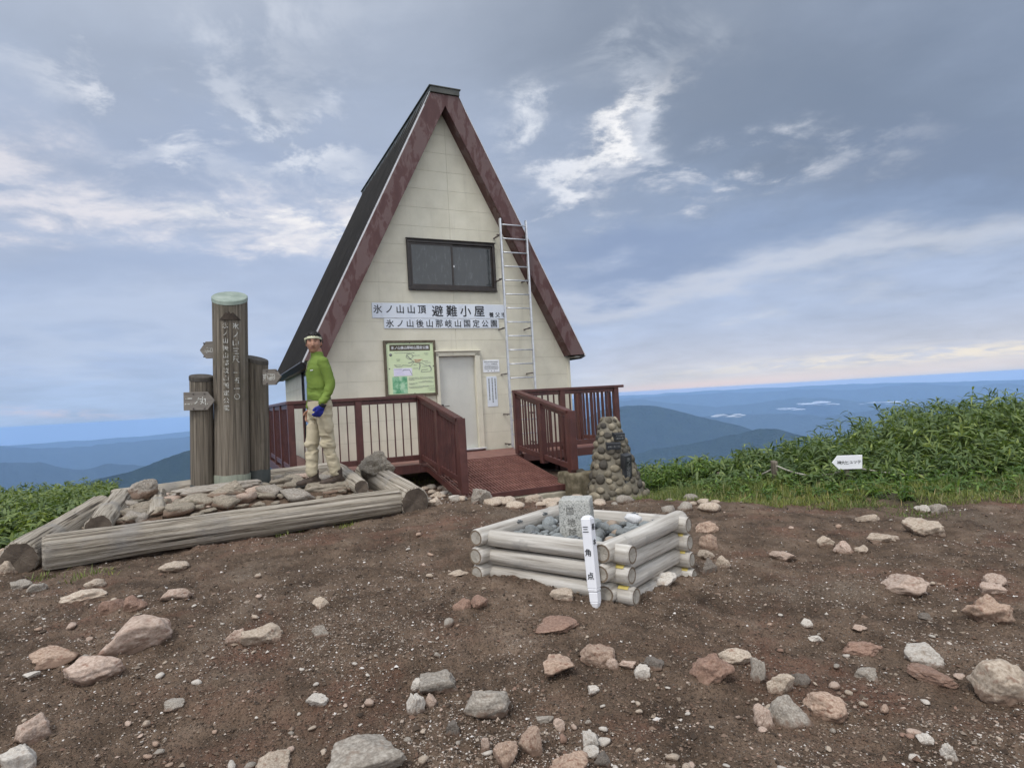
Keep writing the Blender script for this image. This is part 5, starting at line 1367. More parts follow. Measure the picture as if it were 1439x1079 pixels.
# ------------------------------------------------------------------ cobbled cairn with plaques
cb = at(866, 697, 9.3); CZ = cb.z - .03
cairn = thing('cairn_monument', 'tapering cobblestone cairn with dark plaques between the hut deck and the bushes', 'monument', (cb.x, cb.y, CZ), math.radians(8))
HC = 1.22
def crad(z):
    f = z / HC
    return np.interp(f, [0, .07, .075, .3, .6, .8, .92, 1.0], [.46, .455, .42, .345, .25, .185, .14, .07])
lean = lambda z: -.045 * z
def csurf(th_, z, r=None):
    r = crad(z) if r is None else r
    k = (abs(math.cos(th_)) ** 4 + abs(math.sin(th_)) ** 4) ** (-.25)      # squarish plan
    k = 1 + (k - 1) * .55
    return Vector((r * k * math.cos(th_) + lean(z), r * k * math.sin(th_) * .85, z))
V, F = [], []; nz, nt = 40, 40
for i in range(nz):
    for k in range(nt): V.append(csurf(2 * math.pi * k / nt, HC * i / (nz - 1)) * 1.0)
for i in range(nz - 1):
    for k in range(nt): F.append((i * nt + k, i * nt + (k + 1) % nt, (i + 1) * nt + (k + 1) % nt, (i + 1) * nt + k))
F.append(tuple(range((nz - 1) * nt, nz * nt)))
me = bpy.data.meshes.new('mortar_body'); me.from_pydata(V, [], F); link('mortar_body', me, MATS['mortar'], cairn)
random.seed(14); stones = []; Vs = []; Fs = []; tint = []; tr_ = 0
PLQ = [(-1.50, .515, .50, .115, .44, 1.0), (-1.62, 0, 0, 0, 0, 0)]
while len(stones) < 330 and tr_ < 30000:
    tr_ += 1; z = random.random() ** 1.25 * HC * .97; th_ = random.uniform(-3.3, .25); s = random.uniform(.055, .095) * (1 - .25 * z / HC) if len(stones) < 105 else random.uniform(.022, .05)
    c = csurf(th_, z)
    if any((c - a).length < (s + b) * .80 for a, b in stones): continue
    stones.append((c, s))
v0, f0 = ico(2)
for i, (c, s) in enumerate(stones):
    nrm = Vector((c.x - lean(c.z), c.y, .12 * HC * .3)).normalized(); rs = np.random.RandomState(i)
    M3 = nrm.to_track_quat('Z', 'Y').to_matrix()
    sc_ = np.array([s * rs.uniform(.85, 1.2), s * rs.uniform(.7, 1.0), s * .55])
    vv = v0 * (1 + .12 * n3(v0, 1.1, i, 2)[:, None] * 1.7) * sc_
    vv = vv @ np.array(M3).T + np.array(c)
    Fs.append(f0 + len(v0) * i); Vs.append(vv); tint += [rs.rand() ** 1.3] * len(f0)
me = np_mesh('cobbles', np.concatenate(Vs), np.concatenate(Fs), True); face_attr(me, 'tint', tint); link('cobbles', me, MATS['cobble'], cairn)
def plaque(xc, zc, wd, ht, yaw, tilt, items, fn_off=.05, roll=0.0):
    r = crad(zc); a = -math.pi / 2 + yaw
    c = csurf(a, zc); n = Vector((math.cos(a), math.sin(a), 0))
    mb = MB(); mb.box(-wd / 2, wd / 2, -.035, .08, -ht / 2, ht / 2)
    o = mb.build('plaque', MATS['plaque'], cairn, bevel=.006); o.location = c + n * fn_off + Vector((xc, 0, 0)); o.rotation_euler = (-tilt, roll, yaw)
    letters(items, MATS['plaque_text'], o, fn=lambda x, z, t_: (x, -.0365 - t_, z), bold=.0, thick=.001); return o
plaque(0, .45, .125, .46, .30, -.22, column('氷ノ山山頂', 0, .20, -.10, .066) + row('養父市', -.05, .05, -.17, .03), .045, roll=-.10)
plaque(.03, .93, .165, .105, .20, -.18, row('氷ノ山後山', -.07, .07, .02, .026) + row('国定公園', -.06, .06, -.02, .026), .03)
plaque(0, .80, .21, .10, -.12, -.2, row('標高一五一〇', -.09, .09, .0, .028), .03)

# ------------------------------------------------------------------ rope fence and direction sign in the bamboo
def fpost(px, pyb, pyt, Y, label, r=.045):
    b = at(px, pyb, Y); tp = at(px, pyt, Y); zb = min(b.z, gz(b.x, b.y)) - .1
    o = link('fence_post', post_mesh('fence_post', r, 0, tp.z - zb, int(px), .2, (0, -1), m=24, n=20), MATS['post_wood']); o.location = (b.x, b.y, zb); tag(o, label, 'fence post', 'rope fence posts'); return tp
f1 = fpost(1090, 684, 648, 8.6, 'old wooden rope post in the grass left of the white arrow sign')
f2 = fpost(1366, 676, 655, 8.3, 'low wooden rope post half hidden in bamboo right of the white arrow sign')
f0 = fpost(1013, 684, 664, 9.6, 'small dark rope post at the bamboo edge, farthest from the arrow sign')
def rope(p, q, sag): return [p.lerp(q, k / 16) - Vector((0, 0, sag * 4 * (k / 16) * (1 - k / 16))) for k in range(17)]
mb = MB(); e = Vector((0, -.05, -.06)); s_at = at(1192, 654, 8.15)
mb.tube(rope(f0 + e, f1 + e, .09), .011, 6); rp = mb.build('rope', MATS['rope']); tag(rp, 'pale sagging rope left of the old rope post', 'rope', 'ropes of the fence')
mb = MB(); mb.tube(rope(f1 + e, s_at + Vector((0, .1, -.07)), .10), .011, 6); rp = mb.build('rope', MATS['rope']); tag(rp, 'pale sagging rope between the old rope post and the arrow sign', 'rope', 'ropes of the fence')
mb = MB(); mb.tube(rope(s_at + Vector((.1, .1, -.03)), f2 + e, .08), .011, 6); rp = mb.build('rope', MATS['rope']); tag(rp, 'pale sagging rope running right from the arrow sign', 'rope', 'ropes of the fence')
sb = at(1194, 700, 8.15); sg = thing('direction_sign', 'white arrow sign with black katakana pointing left in front of the bamboo', 'sign', (sb.x, sb.y, gz(sb.x, sb.y) - .05), math.radians(-12))
sc = at(1192, 650, 8.1) - Vector(sg.location); zc = sc.z
mb = MB(); mb.box(-.022, .022, .012, .05, 0, zc + .05); mb.build('stake', MATS['post_wood'], sg, bevel=.004)
hw_, hh = .185, .09
mb = MB(); mb.prism([(-hw_, zc), (-hw_ + .075, zc - hh), (hw_ - .012, zc - hh), (hw_, zc + hh), (-hw_ + .07, zc + hh)], 'y', -.012, .011); bd = mb.build('board', MATS['white_post'], sg, bevel=.003); bd.rotation_euler = (0, 0, 0)
letters(row('神大ヒュッテ', -.125, .165, zc, .056), MATS['ink'], bd, fn=lambda x, z, t_: (x, -.0125 - t_, z), bold=.012)

# ------------------------------------------------------------------ bamboo grass, weeds and turf
def strips(base, dirv, side, length, width, droop, prof):
    """many leaves at once: each a 3-quad strip; returns V, F"""
    n = len(base); k = len(prof); V = np.zeros((n, k, 2, 3))
    for i, (t, wd) in enumerate(prof):
        c = base + dirv * (length * t)[:, None]; c[:, 2] -= droop * length * t * t
        V[:, i, 0] = c + side * (width * wd / 2)[:, None]; V[:, i, 1] = c - side * (width * wd / 2)[:, None]
    q = np.array([[2 * i, 2 * i + 1, 2 * i + 3, 2 * i + 2] for i in range(k - 1)])
    F = (q[None] + (np.arange(n) * 2 * k)[:, None, None]).reshape(-1, 4)
    return V.reshape(-1, 3), F
LEAFP = [(0, .18), (.3, 1.0), (.65, .8), (1, .03)]
BLADEP = [(0, 1.0), (.5, .75), (1, .06)]
def thicket(name, pts, hts, seed, leaf=(.15, .26), wd=(.026, .042), nl=15, matn='bamboo', kind='stuff', spread=1.0, topfrac=.55, bright=0.0):
    rs = np.random.RandomState(seed); n = len(pts)
    zb = ground_z(pts[:, 0], pts[:, 1]) - .02
    lean = rs.normal(0, .16, (n, 2)); top = np.stack([pts[:, 0] + lean[:, 0] * hts, pts[:, 1] + lean[:, 1] * hts, zb + hts], -1); bot = np.stack([pts[:, 0], pts[:, 1], zb], -1)
    N = n * nl; ci = np.repeat(np.arange(n), nl)
    f = np.clip(1 - topfrac * rs.rand(N) ** 1.4, 0, 1)
    base = bot[ci] + (top - bot)[ci] * f[:, None]
    az = rs.uniform(0, 6.283, N); el = rs.normal(.42, .42, N) - .5 * (1 - f)
    d = np.stack([np.cos(az) * np.cos(el) * spread, np.sin(az) * np.cos(el) * spread, np.sin(el)], -1); d /= np.linalg.norm(d, axis=1)[:, None]
    s = np.stack([-np.sin(az), np.cos(az), rs.normal(0, .45, N)], -1); s /= np.linalg.norm(s, axis=1)[:, None]
    L = rs.uniform(*leaf, N) * (.8 + .3 * rs.rand(N)); W_ = rs.uniform(*wd, N)
    V, F = strips(base, d, s, L, W_, rs.uniform(.15, .75, N), LEAFP)
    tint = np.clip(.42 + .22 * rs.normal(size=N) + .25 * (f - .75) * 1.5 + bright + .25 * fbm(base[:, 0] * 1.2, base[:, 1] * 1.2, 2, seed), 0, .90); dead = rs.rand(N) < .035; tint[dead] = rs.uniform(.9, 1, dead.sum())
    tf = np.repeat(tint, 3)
    # culms
    r_ = .0055; cV = []; 
    a3 = np.array([0, 2.094, 4.189]); off = np.stack([np.cos(a3), np.sin(a3), 0 * a3], -1) * r_
    CV = np.stack([bot[:, None] + off, top[:, None] + off * .5], 1).reshape(-1, 3)
    cq = np.array([[0, 1, 4, 3], [1, 2, 5, 4], [2, 0, 3, 5]]); CF = (cq[None] + (np.arange(n) * 6)[:, None, None]).reshape(-1, 4) + len(V)
    me = np_mesh(name, np.concatenate([V, CV]), np.concatenate([F, CF]), False)
    face_attr(me, 'tint', np.concatenate([tf, np.repeat(np.where(rs.rand(n) < .5, .93, .6), 3)]))
    o = link(name, me, MATS[matn]); return tag(o, kind=kind)
rs = np.random.RandomState(77)
P = np.stack([rs.uniform(1.9, 15, 9000), rs.uniform(6.5, 17, 9000)], -1)
d = edge_d(P[:, 0], P[:, 1]) + .35 * fbm(P[:, 0] * .9, P[:, 1] * .9, 3, 4)
az = np.degrees(np.arctan2(P[:, 0], P[:, 1]))
ok = (d > 1.7) & (az > 8) & (az < 47) & (P[:, 0] > 2.25) & ~((P[:, 0] < 3.9) & (P[:, 1] > 11.2)) & (rs.rand(len(P)) < np.clip(.40 + .6 * (d < 4), 0, 1))
P, d = P[ok], d[ok]
h = np.clip(.26 + .28 * (d - 1.7), .22, .86) * (1 + .45 * fbm(P[:, 0] * .9, P[:, 1] * .9, 3, 6)) * (.66 + .50 * rs.rand(len(P)))
h *= np.interp(P[:, 0], [2.2, 2.9, 3.9, 5.0, 6.5], [.36, .46, .66, .88, 1.0]); sgn = np.hypot(P[:, 0] - 4.5, P[:, 1] - 7.7) < .55; P, d, h = P[~sgn], d[~sgn], h[~sgn]
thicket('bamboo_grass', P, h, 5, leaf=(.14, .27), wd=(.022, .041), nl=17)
# leafy weeds in front of the bamboo and round the cairn
P = np.stack([rs.uniform(1.2, 14, 7000), rs.uniform(5.4, 12, 7000)], -1); d = edge_d(P[:, 0], P[:, 1]) + .3 * fbm(P[:, 0] * 1.3, P[:, 1] * 1.3, 3, 14)
ok = (d > .45) & (d < 2.0) & (rs.rand(len(P)) < .55) & (np.degrees(np.arctan2(P[:, 0], P[:, 1])) < 47) & ~((P[:, 0] < 2.35) & (P[:, 1] < 9.75))
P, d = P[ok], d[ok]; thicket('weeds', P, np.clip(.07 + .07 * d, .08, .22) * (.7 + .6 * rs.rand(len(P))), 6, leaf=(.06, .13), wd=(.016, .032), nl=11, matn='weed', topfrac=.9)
P = np.stack([rs.uniform(1.3, 7.0, 7500), rs.uniform(9.7, 15.5, 7500)], -1); ok = ((P[:, 0] * HU.x + (P[:, 1] - 12) * HU.y + 1.01 * HU.x > 2.95) | (P[:, 1] < 10.3)) & (rs.rand(7500) < .75); P = P[ok]
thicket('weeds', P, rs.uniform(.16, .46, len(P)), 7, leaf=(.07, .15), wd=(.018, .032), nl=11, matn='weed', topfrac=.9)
def turf(name, P, h, seed, matn='blade', wd=.007):
    rs = np.random.RandomState(seed); n = len(P); az = rs.uniform(0, 6.283, n); el = rs.uniform(.75, 1.5, n)
    b = np.stack([P[:, 0], P[:, 1], ground_z(P[:, 0], P[:, 1], True) - .01], -1)
    dv = np.stack([np.cos(az) * np.cos(el), np.sin(az) * np.cos(el), np.sin(el)], -1); sd = np.stack([-np.sin(az), np.cos(az), 0 * az], -1)
    V, F = strips(b, dv, sd, h, np.full(n, wd), rs.uniform(.1, .6, n), BLADEP)
    me = np_mesh(name, V, F, False); face_attr(me, 'tint', np.repeat(np.clip(.45 + .2 * rs.normal(size=n) + .4 * fbm(P[:, 0] * 1.1, P[:, 1] * 1.1, 3, seed), 0, .92), 2))
    return tag(link(name, me, MATS[matn]), kind='stuff')
P = np.stack([rs.uniform(1.2, 10, 150000), rs.uniform(5.4, 10, 150000)], -1); d = edge_d(P[:, 0], P[:, 1]) + .55 * fbm(P[:, 0] * 1.5, P[:, 1] * 1.5, 4, 24)
ok = (d > .08) & (d < 1.3 + .7 * (P[:, 0] < 3.6)) & (np.degrees(np.arctan2(P[:, 0], P[:, 1])) < 46) & (fbm(P[:, 0] * 3, P[:, 1] * 3, 3, 8) > -.12 - .25 * d)
P, d = P[ok][:70000], d[ok][:70000]; turf('grass', P, np.clip(.05 + .11 * d, .04, .20) * (.6 + .7 * rs.rand(len(P))), 8)
P2 = P[::14]; turf('dry_grass', P2 + rs.normal(0, .03, P2.shape), rs.uniform(.08, .22, len(P2)), 9, 'straw', .005)
# tufts here and there: by the logs, under the deck, by the grass-edge rocks
tp = []
for px, py, n_, r_, in ((412, 748, 60, .10), (395, 752, 40, .08), (488, 741, 60, .09), (128, 806, 90, .13), (60, 812, 50, .10), (600, 678, 120, .22), (575, 676, 120, .25), (612, 673, 90, .2), (1288, 722, 320, .22), (1210, 712, 120, .18), (150, 728, 90, .12), (455, 715, 40, .08), (640, 676, 50, .12)):
    g_ = on_ground(px, py)
    for k in range(n_): tp.append((g_.x + rs.normal(0, r_ * .6), g_.y + rs.normal(0, r_ * .6)))
tp = np.array(tp); turf('grass', tp, rs.uniform(.03, .11, len(tp)), 10)
# bushes below the left edge of the summit
P = np.stack([rs.uniform(-11.5, -4.35, 5200), rs.uniform(5.4, 12.5, 5200)], -1)
sdist = (P[:, 0] + 4.45) * -1 + (P[:, 1] - 6) * -.12; azl = np.degrees(np.arctan2(P[:, 0], P[:, 1]))
ok = (sdist > .15) & (azl > -47) & (azl < -33.0) & (P[:, 1] > 5.6 + .0 * P[:, 0])
P, sdist = P[ok], sdist[ok]
ztop = .42 - .16 * sstep(-5.5, -4.4, P[:, 0]) + .12 * fbm(P[:, 0] * 1.1, P[:, 1] * 1.1, 3, 15) - .055 * np.maximum(P[:, 1] - 7.5, 0)
h = np.clip(ztop - ground_z(P[:, 0], P[:, 1]), .15, 1.3) * (.8 + .3 * rs.rand(len(P)))
thicket('undergrowth', P, h, 11, leaf=(.08, .17), wd=(.022, .036), nl=16, matn='bamboo', topfrac=.5, bright=.06)

# fog lying in the far valleys
rs = np.random.RandomState(5); v0, f0 = ico(3); Vs, Fs = [], []
for (px, py, w_, h_, D_) in ((1146, 567, 30, 6.5, 11200), (1128, 568, 16, 4, 11200), (1165, 568, 20, 4, 11200), (1225, 567, 30, 3.5, 11600), (1262, 566, 34, 4.5, 11600), (1290, 567, 22, 3, 11600), (1114, 575, 22, 3.5, 10800), (1020, 584, 26, 4, 6600), (1040, 583, 18, 3, 6600), (978, 575, 10, 4, 11800), (1350, 549, 30, 2.5, 17500), (1418, 549, 24, 3, 17500), (1250, 553, 40, 2, 17500)):
    for k in range(7):
        c = ray(px + rs.normal(0, w_ * .28), py + rs.normal(0, h_ * .18)); c = c / np.hypot(c[0], c[1]) * D_; s = D_ / FPX
        vv = v0 * (1 + .35 * n3(v0, 1.5, k + int(px), 4)[:, None]) * np.array([w_ * .34 * s, w_ * .5 * s, h_ * .24 * s]) * rs.uniform(.6, 1.1)
        Vs.append(vv + c + [0, 0, EYE]); Fs.append(f0 + len(v0) * (len(Vs) - 1))
fm = bpy.data.materials.new('fog_bank'); fm.use_nodes = True; t = T(fm.node_tree)
b = t.n('BsdfDiffuse', Color=(.55, .58, .62, 1)); t.t.links.new(b.outputs[0], t.n('OutputMaterial').inputs[0])
tag(link('valley_fog', np_mesh('valley_fog', np.concatenate(Vs), np.concatenate(Fs), True), fm), kind='stuff')

# ------------------------------------------------------------------ the man on the platform (local: x forward, y his left, z up)
FWD = math.radians(-142)
_pp = at(455, 683, 6.90); print('person ground', gz(_pp.x, _pp.y), _pp.z)
HYH = math.radians(63)                         # head turned towards the camera
def loft(rings, n=28, mb=None):
    mb = mb or MB(); V, F = [], []
    for (cx, cy, cz, rx, ry) in rings:
        for k in range(n): a = 2 * math.pi * k / n; V.append((cx + rx * math.cos(a), cy + ry * math.sin(a), cz))
    m = len(rings)
    for i in range(m - 1):
        for k in range(n): F.append((i * n + k, i * n + (k + 1) % n, (i + 1) * n + (k + 1) % n, (i + 1) * n + k))
    F += [tuple(range(n))[::-1], tuple(range((m - 1) * n, m * n))]
    return mb.add(V, F)
def limb(mb, pts, rads, n=16):
    pts = [Vector(p) for p in pts]
    P, R = [], []
    for i in range(len(pts) - 1):
        for k in range(6):
            f = k / 6; P.append(pts[i].lerp(pts[i + 1], f)); R.append(rads[i] + (rads[i + 1] - rads[i]) * f)
    P.append(pts[-1]); R.append(rads[-1])
    for _ in range(2): P = [P[0]] + [(P[i - 1] + P[i] * 2 + P[i + 1]) / 4 for i in range(1, len(P) - 1)] + [P[-1]]
    d0, d1 = (P[0] - P[1]).normalized(), (P[-1] - P[-2]).normalized()
    P = [P[0] + d0 * R[0] * .8, P[0] + d0 * R[0] * .5] + P + [P[-1] + d1 * R[-1] * .5, P[-1] + d1 * R[-1] * .8]
    R = [R[0] * .35, R[0] * .8] + R + [R[-1] * .8, R[-1] * .35]
    mb.tube(P, R, n)
def ball(mb, c, r, n=2):
    v, f = ico(n); mb.add([Vector(c) + Vector((p[0] * r[0], p[1] * r[1], p[2] * r[2])) for p in v], f.tolist())
def fuse(mb, name, m, parent, vox, smooth=3, disp=None):
    src = mb.build('src_' + name, None); r = src.modifiers.new('r', 'REMESH'); r.mode = 'VOXEL'; r.voxel_size = vox
    s = src.modifiers.new('s', 'SMOOTH'); s.factor = .5; s.iterations = smooth
    me = baked(src, name, m)
    if disp:
        n = len(me.vertices); V = np.zeros(n * 3); me.vertices.foreach_get('co', V); V = V.reshape(-1, 3); N = np.zeros(n * 3); me.vertices.foreach_get('normal', N); N = N.reshape(-1, 3)
        V = V + N * disp(V)[:, None]; me.vertices.foreach_set('co', V.ravel())
    for p in me.polygons: p.use_smooth = True
    me.materials.clear(); return link(name, me, m, parent)
# joints
SHO = {1: (.005, .165, 1.362), -1: (.005, -.165, 1.362)}
ELB = {1: (-.060, .212, 1.10), -1: (-.03, -.210, 1.09)}
WRI = {1: (.055, .225, .885), -1: (.03, -.235, .85)}
HAN = {1: (.095, .205, .80), -1: (.055, -.225, .765)}
ANK = {-1: (.095, -.085, .10), 1: (-.11, .085, .10)}
KNE = {-1: (.075, -.088, .475), 1: (-.035, .092, .475)}
HIP = {-1: (0, -.088, .88), 1: (0, .088, .88)}
HC_ = Vector((.035, 0, 1.575))                 # head centre
def head_r(th_, z):
    """radius of the head about its upright axis; th 0 = face forward, z from the centre"""
    th_ = np.asarray(th_, float); z = np.asarray(z, float)
    f = np.clip(z / .118, -1, 1)
    prof = np.sqrt(np.clip(1 - np.abs(f) ** 2.6, 0, 1))
    c, s = np.cos(th_), np.sin(th_)
    rx = np.where(c > 0, .088, .100); ry = .074 - .010 * sstep(0, -.09, z)
    rx = np.where(c > 0, rx - .002 * sstep(0, .1, z), rx - .030 * sstep(-.01, -.10, z))
    r = prof / np.sqrt((c / rx) ** 2 + (s / ry) ** 2)
    g = lambda t0, tw, z0, zw: np.exp(-((th_ - t0) / tw) ** 2 - ((z - z0) / zw) ** 2)
    r = r + .024 * np.exp(-(th_ / .16) ** 2) * np.interp(z, [-.045, -.034, -.02, .022, .04], [0, 1, .85, .12, 0])       # nose
    r = r + .007 * np.exp(-(np.abs(th_) / .75) ** 4) * np.exp(-((z - .036) / .011) ** 2)                        # brow
    for sg in (-1, 1):
        r = r - .010 * g(sg * .40, .20, .017, .013) + .006 * g(sg * .62, .22, -.015, .022)                      # sockets, cheekbones
    r = r + .006 * np.exp(-(th_ / .38) ** 2) * np.exp(-((z + .056) / .012) ** 2) - .005 * np.exp(-(th_ / .30) ** 2) * np.exp(-((z + .0555) / .003) ** 2)
    r = r + .010 * np.exp(-(th_ / .40) ** 2) * np.exp(-((z + .094) / .016) ** 2)                                # chin
    return np.maximum(r, .004)
cH, sH = math.cos(HYH), math.sin(HYH)
def hp(th_, z, dr=0.0, k=1.0):
    r = float(head_r(th_, z)) * k + dr; x, y = r * math.cos(th_), r * math.sin(th_)
    tl = -.06; x2 = x * math.cos(tl) + z * math.sin(tl) * 0; 
    return HC_ + Vector((x * cH - y * sH, x * sH + y * cH, z))
def head_grid(mb, z0, z1, nz, nt, dr, t0=-math.pi, t1=math.pi, k=1.0, fn=None):
    V, F = [], []
    for i in range(nz):
        z = z0 + (z1 - z0) * i / (nz - 1)
        for j in range(nt):
            th_ = t0 + (t1 - t0) * j / nt; V.append(hp(th_, z, dr if fn is None else fn(th_, z), k))
    for i in range(nz - 1):
        for j in range(nt): F.append((i * nt + j, i * nt + (j + 1) % nt, (i + 1) * nt + (j + 1) % nt, (i + 1) * nt + j))
    F += [tuple(range(nt))[::-1], tuple(range((nz - 1) * nt, nz * nt))]
    return mb.add(V, F)
def hand(mb, s, grow=0.0, curl=.5):
    w_ = Vector(WRI[s]); h = Vector(HAN[s]); dn = (h - w_).normalized(); fw = (Vector((1, 0, 0)) - dn * dn.x).normalized(); out = dn.cross(fw) * (-s); out.normalize()
    if out.y * s < 0: out = -out
    limb(mb, [w_, w_ + dn * .03], [.026 + grow, .028 + grow])
    for k in range(4):                          # palm as four metacarpals, then unequal curled fingers
        o = fw * (.030 - .020 * k); b0 = w_ + dn * .02 + o * .6; b1 = w_ + dn * .085 + o
        limb(mb, [b0, b1], [.014 + grow, .0125 + grow], 10)
        L = (.036, .040, .037, .030)[k]; inn = -out
        p1 = b1 + (dn * math.cos(curl * .5) + inn * math.sin(curl * .5)) * L; p2 = p1 + (dn * math.cos(curl * 1.3) + inn * math.sin(curl * 1.3)) * L * .7; p3 = p2 + (dn * math.cos(curl * 1.9) + inn * math.sin(curl * 1.9)) * L * .5
        limb(mb, [b1, p1, p2, p3], [.0098 + grow, .0090 + grow, .0082 + grow, .0072 + grow], 10)
    t0 = w_ + dn * .03 + fw * .022; t1 = t0 + (dn * .7 + fw * .75 - out * .2).normalized() * .042; t2 = t1 + (dn * .95 + fw * .25 - out * .2).normalized() * .032
    limb(mb, [t0, t1, t2], [.014 + grow, .0108 + grow, .009 + grow], 10)
mb = MB()
head_grid(mb, -.1175, .1175, 60, 72, 0)
limb(mb, [(-.015, 0, 1.37), (.01, 0, 1.50)], [.064, .058], 20)
loft([(0, 0, .80, .08, .13), (0, 0, .90, .10, .155), (0, 0, 1.0, .09, .14), (0, 0, 1.2, .10, .15), (0, 0, 1.33, .09, .165), (-.005, 0, 1.40, .055, .10)], mb=mb)
for s in (-1, 1):
    limb(mb, [SHO[s], ELB[s], WRI[s]], [.045, .037, .027]); hand(mb, s, 0.0, .75 if s > 0 else .5)
    limb(mb, [HIP[s], KNE[s], ANK[s]], [.062, .036, .028])
    e = hp(s * 1.62, .0); er = Vector((cH, sH, 0))
    v, f = ico(2); od = Vector((-sH, cH, 0)) * s
    mb.add([e + od * (.006 + p[0] * .009 + .004 * p[1]) + er * (p[1] * .017 - .006) + Vector((0, 0, p[2] * .031)) for p in v], f.tolist())
person = fuse(mb, 'person', MATS['skin'], None, .0045, 2)
tag(person, 'man in green zip top, beige trousers and pale headband standing on the log platform', 'person')
person.location = (_pp.x, _pp.y, .515); person.rotation_euler = (0, 0, FWD)
# face details
def fpatch(name, m, cells, dr):
    mb = MB()
    for (t0, t1, zlo, zhi) in cells:
        n = 8
        vs = [hp(t0 + (t1 - t0) * i / n, zlo((i / n)), dr) for i in range(n + 1)] + [hp(t0 + (t1 - t0) * i / n, zhi((i / n)), dr + .001) for i in range(n + 1)]
        mb.add(vs, [(i, i + 1, n + 2 + i, n + 1 + i) for i in range(n)])
    return mb.build(name, m, person)
arc = lambda z, h: (lambda u: z + h * math.sin(math.pi * u))
fpatch('eye', MATS['eye_dark'], [(.20, .50, arc(.014, -.003), arc(.014, .004))], .0012); fpatch('eye', MATS['eye_dark'], [(-.50, -.20, arc(.014, -.003), arc(.014, .004))], .0012)
fpatch('eyebrow', MATS['hair'], [(.13, .62, arc(.030, .004), arc(.034, .007))], .0016); fpatch('eyebrow', MATS['hair'], [(-.62, -.13, arc(.030, .004), arc(.034, .007))], .0016)
fpatch('mouth', MATS['lips'], [(-.36, .36, arc(-.0595, -.003), arc(-.0545, .002))], .0014)
fpatch('moustache', MATS['lips'], [(-.34, .34, arc(-.047, .004), arc(-.0435, .005))], .0012)
# hair and headband
mb = MB(); rs_ = np.random.RandomState(3)
def hairdr(th_, z):
    a = abs(th_); lim = .064 if a < 1.15 else (.0 if a < 1.75 else -.055)
    lim = np.interp(a, [0, 1.0, 1.28, 1.5, 1.75, 2.1, 3.15], [.070, .064, .0, .028, .016, -.05, -.06])
    k = float(sstep(lim - .008, lim + .012, z)); nz_ = float(fbm(np.array(th_ * 6.), np.array(z * 90.), 3, 4))
    return (.013 + .012 * nz_ + .006 * float(sstep(.06, .1, z))) * k - .006 * (1 - k)
head_grid(mb, -.08, .1178, 70, 96, 0, fn=hairdr)
top = [hp(2 * math.pi * k / 24, .112, .014) for k in range(24)]
for k in range(150):                             # short spiky tufts
    th_ = rs_.uniform(-3.14, 3.14); z = rs_.uniform(.072, .115) if abs(th_) < 1.4 else rs_.uniform(.0, .115)
    p = hp(th_, z, .010); n = (p - (HC_ + Vector((-.01, 0, .0)))).normalized(); n = (n + Vector((rs_.normal(0, .3), rs_.normal(0, .3), rs_.uniform(.0, .5)))).normalized()
    mb.tube([p - n * .006, p + n * rs_.uniform(.008, .018), p + n * rs_.uniform(.02, .030)], [.006, .004, .001], 5)
ball(mb, HC_ + Vector((-.004, 0, .108)), (.062, .056, .022))
hair_o = mb.build('hair', MATS['hair'], person, smooth=True)
mb = MB()
bz = lambda th_: .053 + .010 * math.cos(th_)
n_ = 64; prof = [(-.0155, .006), (-.014, .0125), (.0, .0150), (.014, .0125), (.0155, .006)]
V = [hp(2 * math.pi * j / n_ - math.pi, bz(2 * math.pi * j / n_ - math.pi) + dz, dr + (.006 if abs(2 * math.pi * j / n_ - math.pi) > 1.2 else 0) + .0015 * math.sin(j * 2.3)) for dz, dr in prof for j in range(n_)]
F = [(i * n_ + j, i * n_ + (j + 1) % n_, (i + 1) * n_ + (j + 1) % n_, (i + 1) * n_ + j) for i in range(4) for j in range(n_)]
mb.add(V, F, 0, True); k_ = hp(-1.25, .050, .018); ball(mb, k_, (.013, .015, .013)); mb.tube([k_, k_ + Vector((-.01, -.012, -.03)), k_ + Vector((-.012, -.016, -.05))], [.009, .010, .004], 6)
mb.build('headband', MATS['towel'], person, smooth=True)
# shirt
def folds(zs, amp, seed, sx=4, sz=9):
    def f(V):
        w_ = V * np.array([sx, sx, sz]); a = fbm(w_[:, 0] + w_[:, 2] * .55, w_[:, 1] + w_[:, 2] * .8, 4, seed) + fbm(w_[:, 2] * 1.1 - w_[:, 0] * .8, w_[:, 1] * .9 + w_[:, 0], 3, seed + 5)
        ridge_ = 1 - np.abs(a) * 2.6; e = np.interp(V[:, 2], [z for z, _ in zs], [k for _, k in zs])
        return amp * e * (ridge_ * .7 + a)
    return f
mb = MB()
loft([(.005, 0, .925, .098, .150), (.005, 0, .94, .116, .166), (.008, 0, .99, .118, .164), (.008, 0, 1.06, .112, .162), (.008, 0, 1.18, .118, .162), (.006, 0, 1.29, .118, .172), (.0, 0, 1.355, .100, .172), (-.004, 0, 1.40, .078, .135), (.0, 0, 1.43, .066, .082), (.006, 0, 1.475, .066, .068), (.007, 0, 1.482, .060, .062)], mb=mb)
for s in (-1, 1): limb(mb, [SHO[s], ELB[s], Vector(WRI[s]) + Vector((0, 0, .03))], [.062, .050, .038])
shirt = fuse(mb, 'shirt', MATS['shirt'], person, .007, 4, folds([(.9, 1.6), (1.0, 1.3), (1.2, .7), (1.35, .5), (1.42, 0), (1.5, 0)], .0105, 12))
mb = MB(); zp = lambda z: .006 + np.interp(z, [1.24, 1.29, 1.355, 1.40, 1.43, 1.475], [.126, .124, .108, .082, .069, .068])
mb.tube([(zp(z) + .003, .0, z) for z in (1.26, 1.30, 1.34, 1.38, 1.42, 1.45, 1.475)], .0035, 6); mb.build('zip', MATS['belt'], shirt)
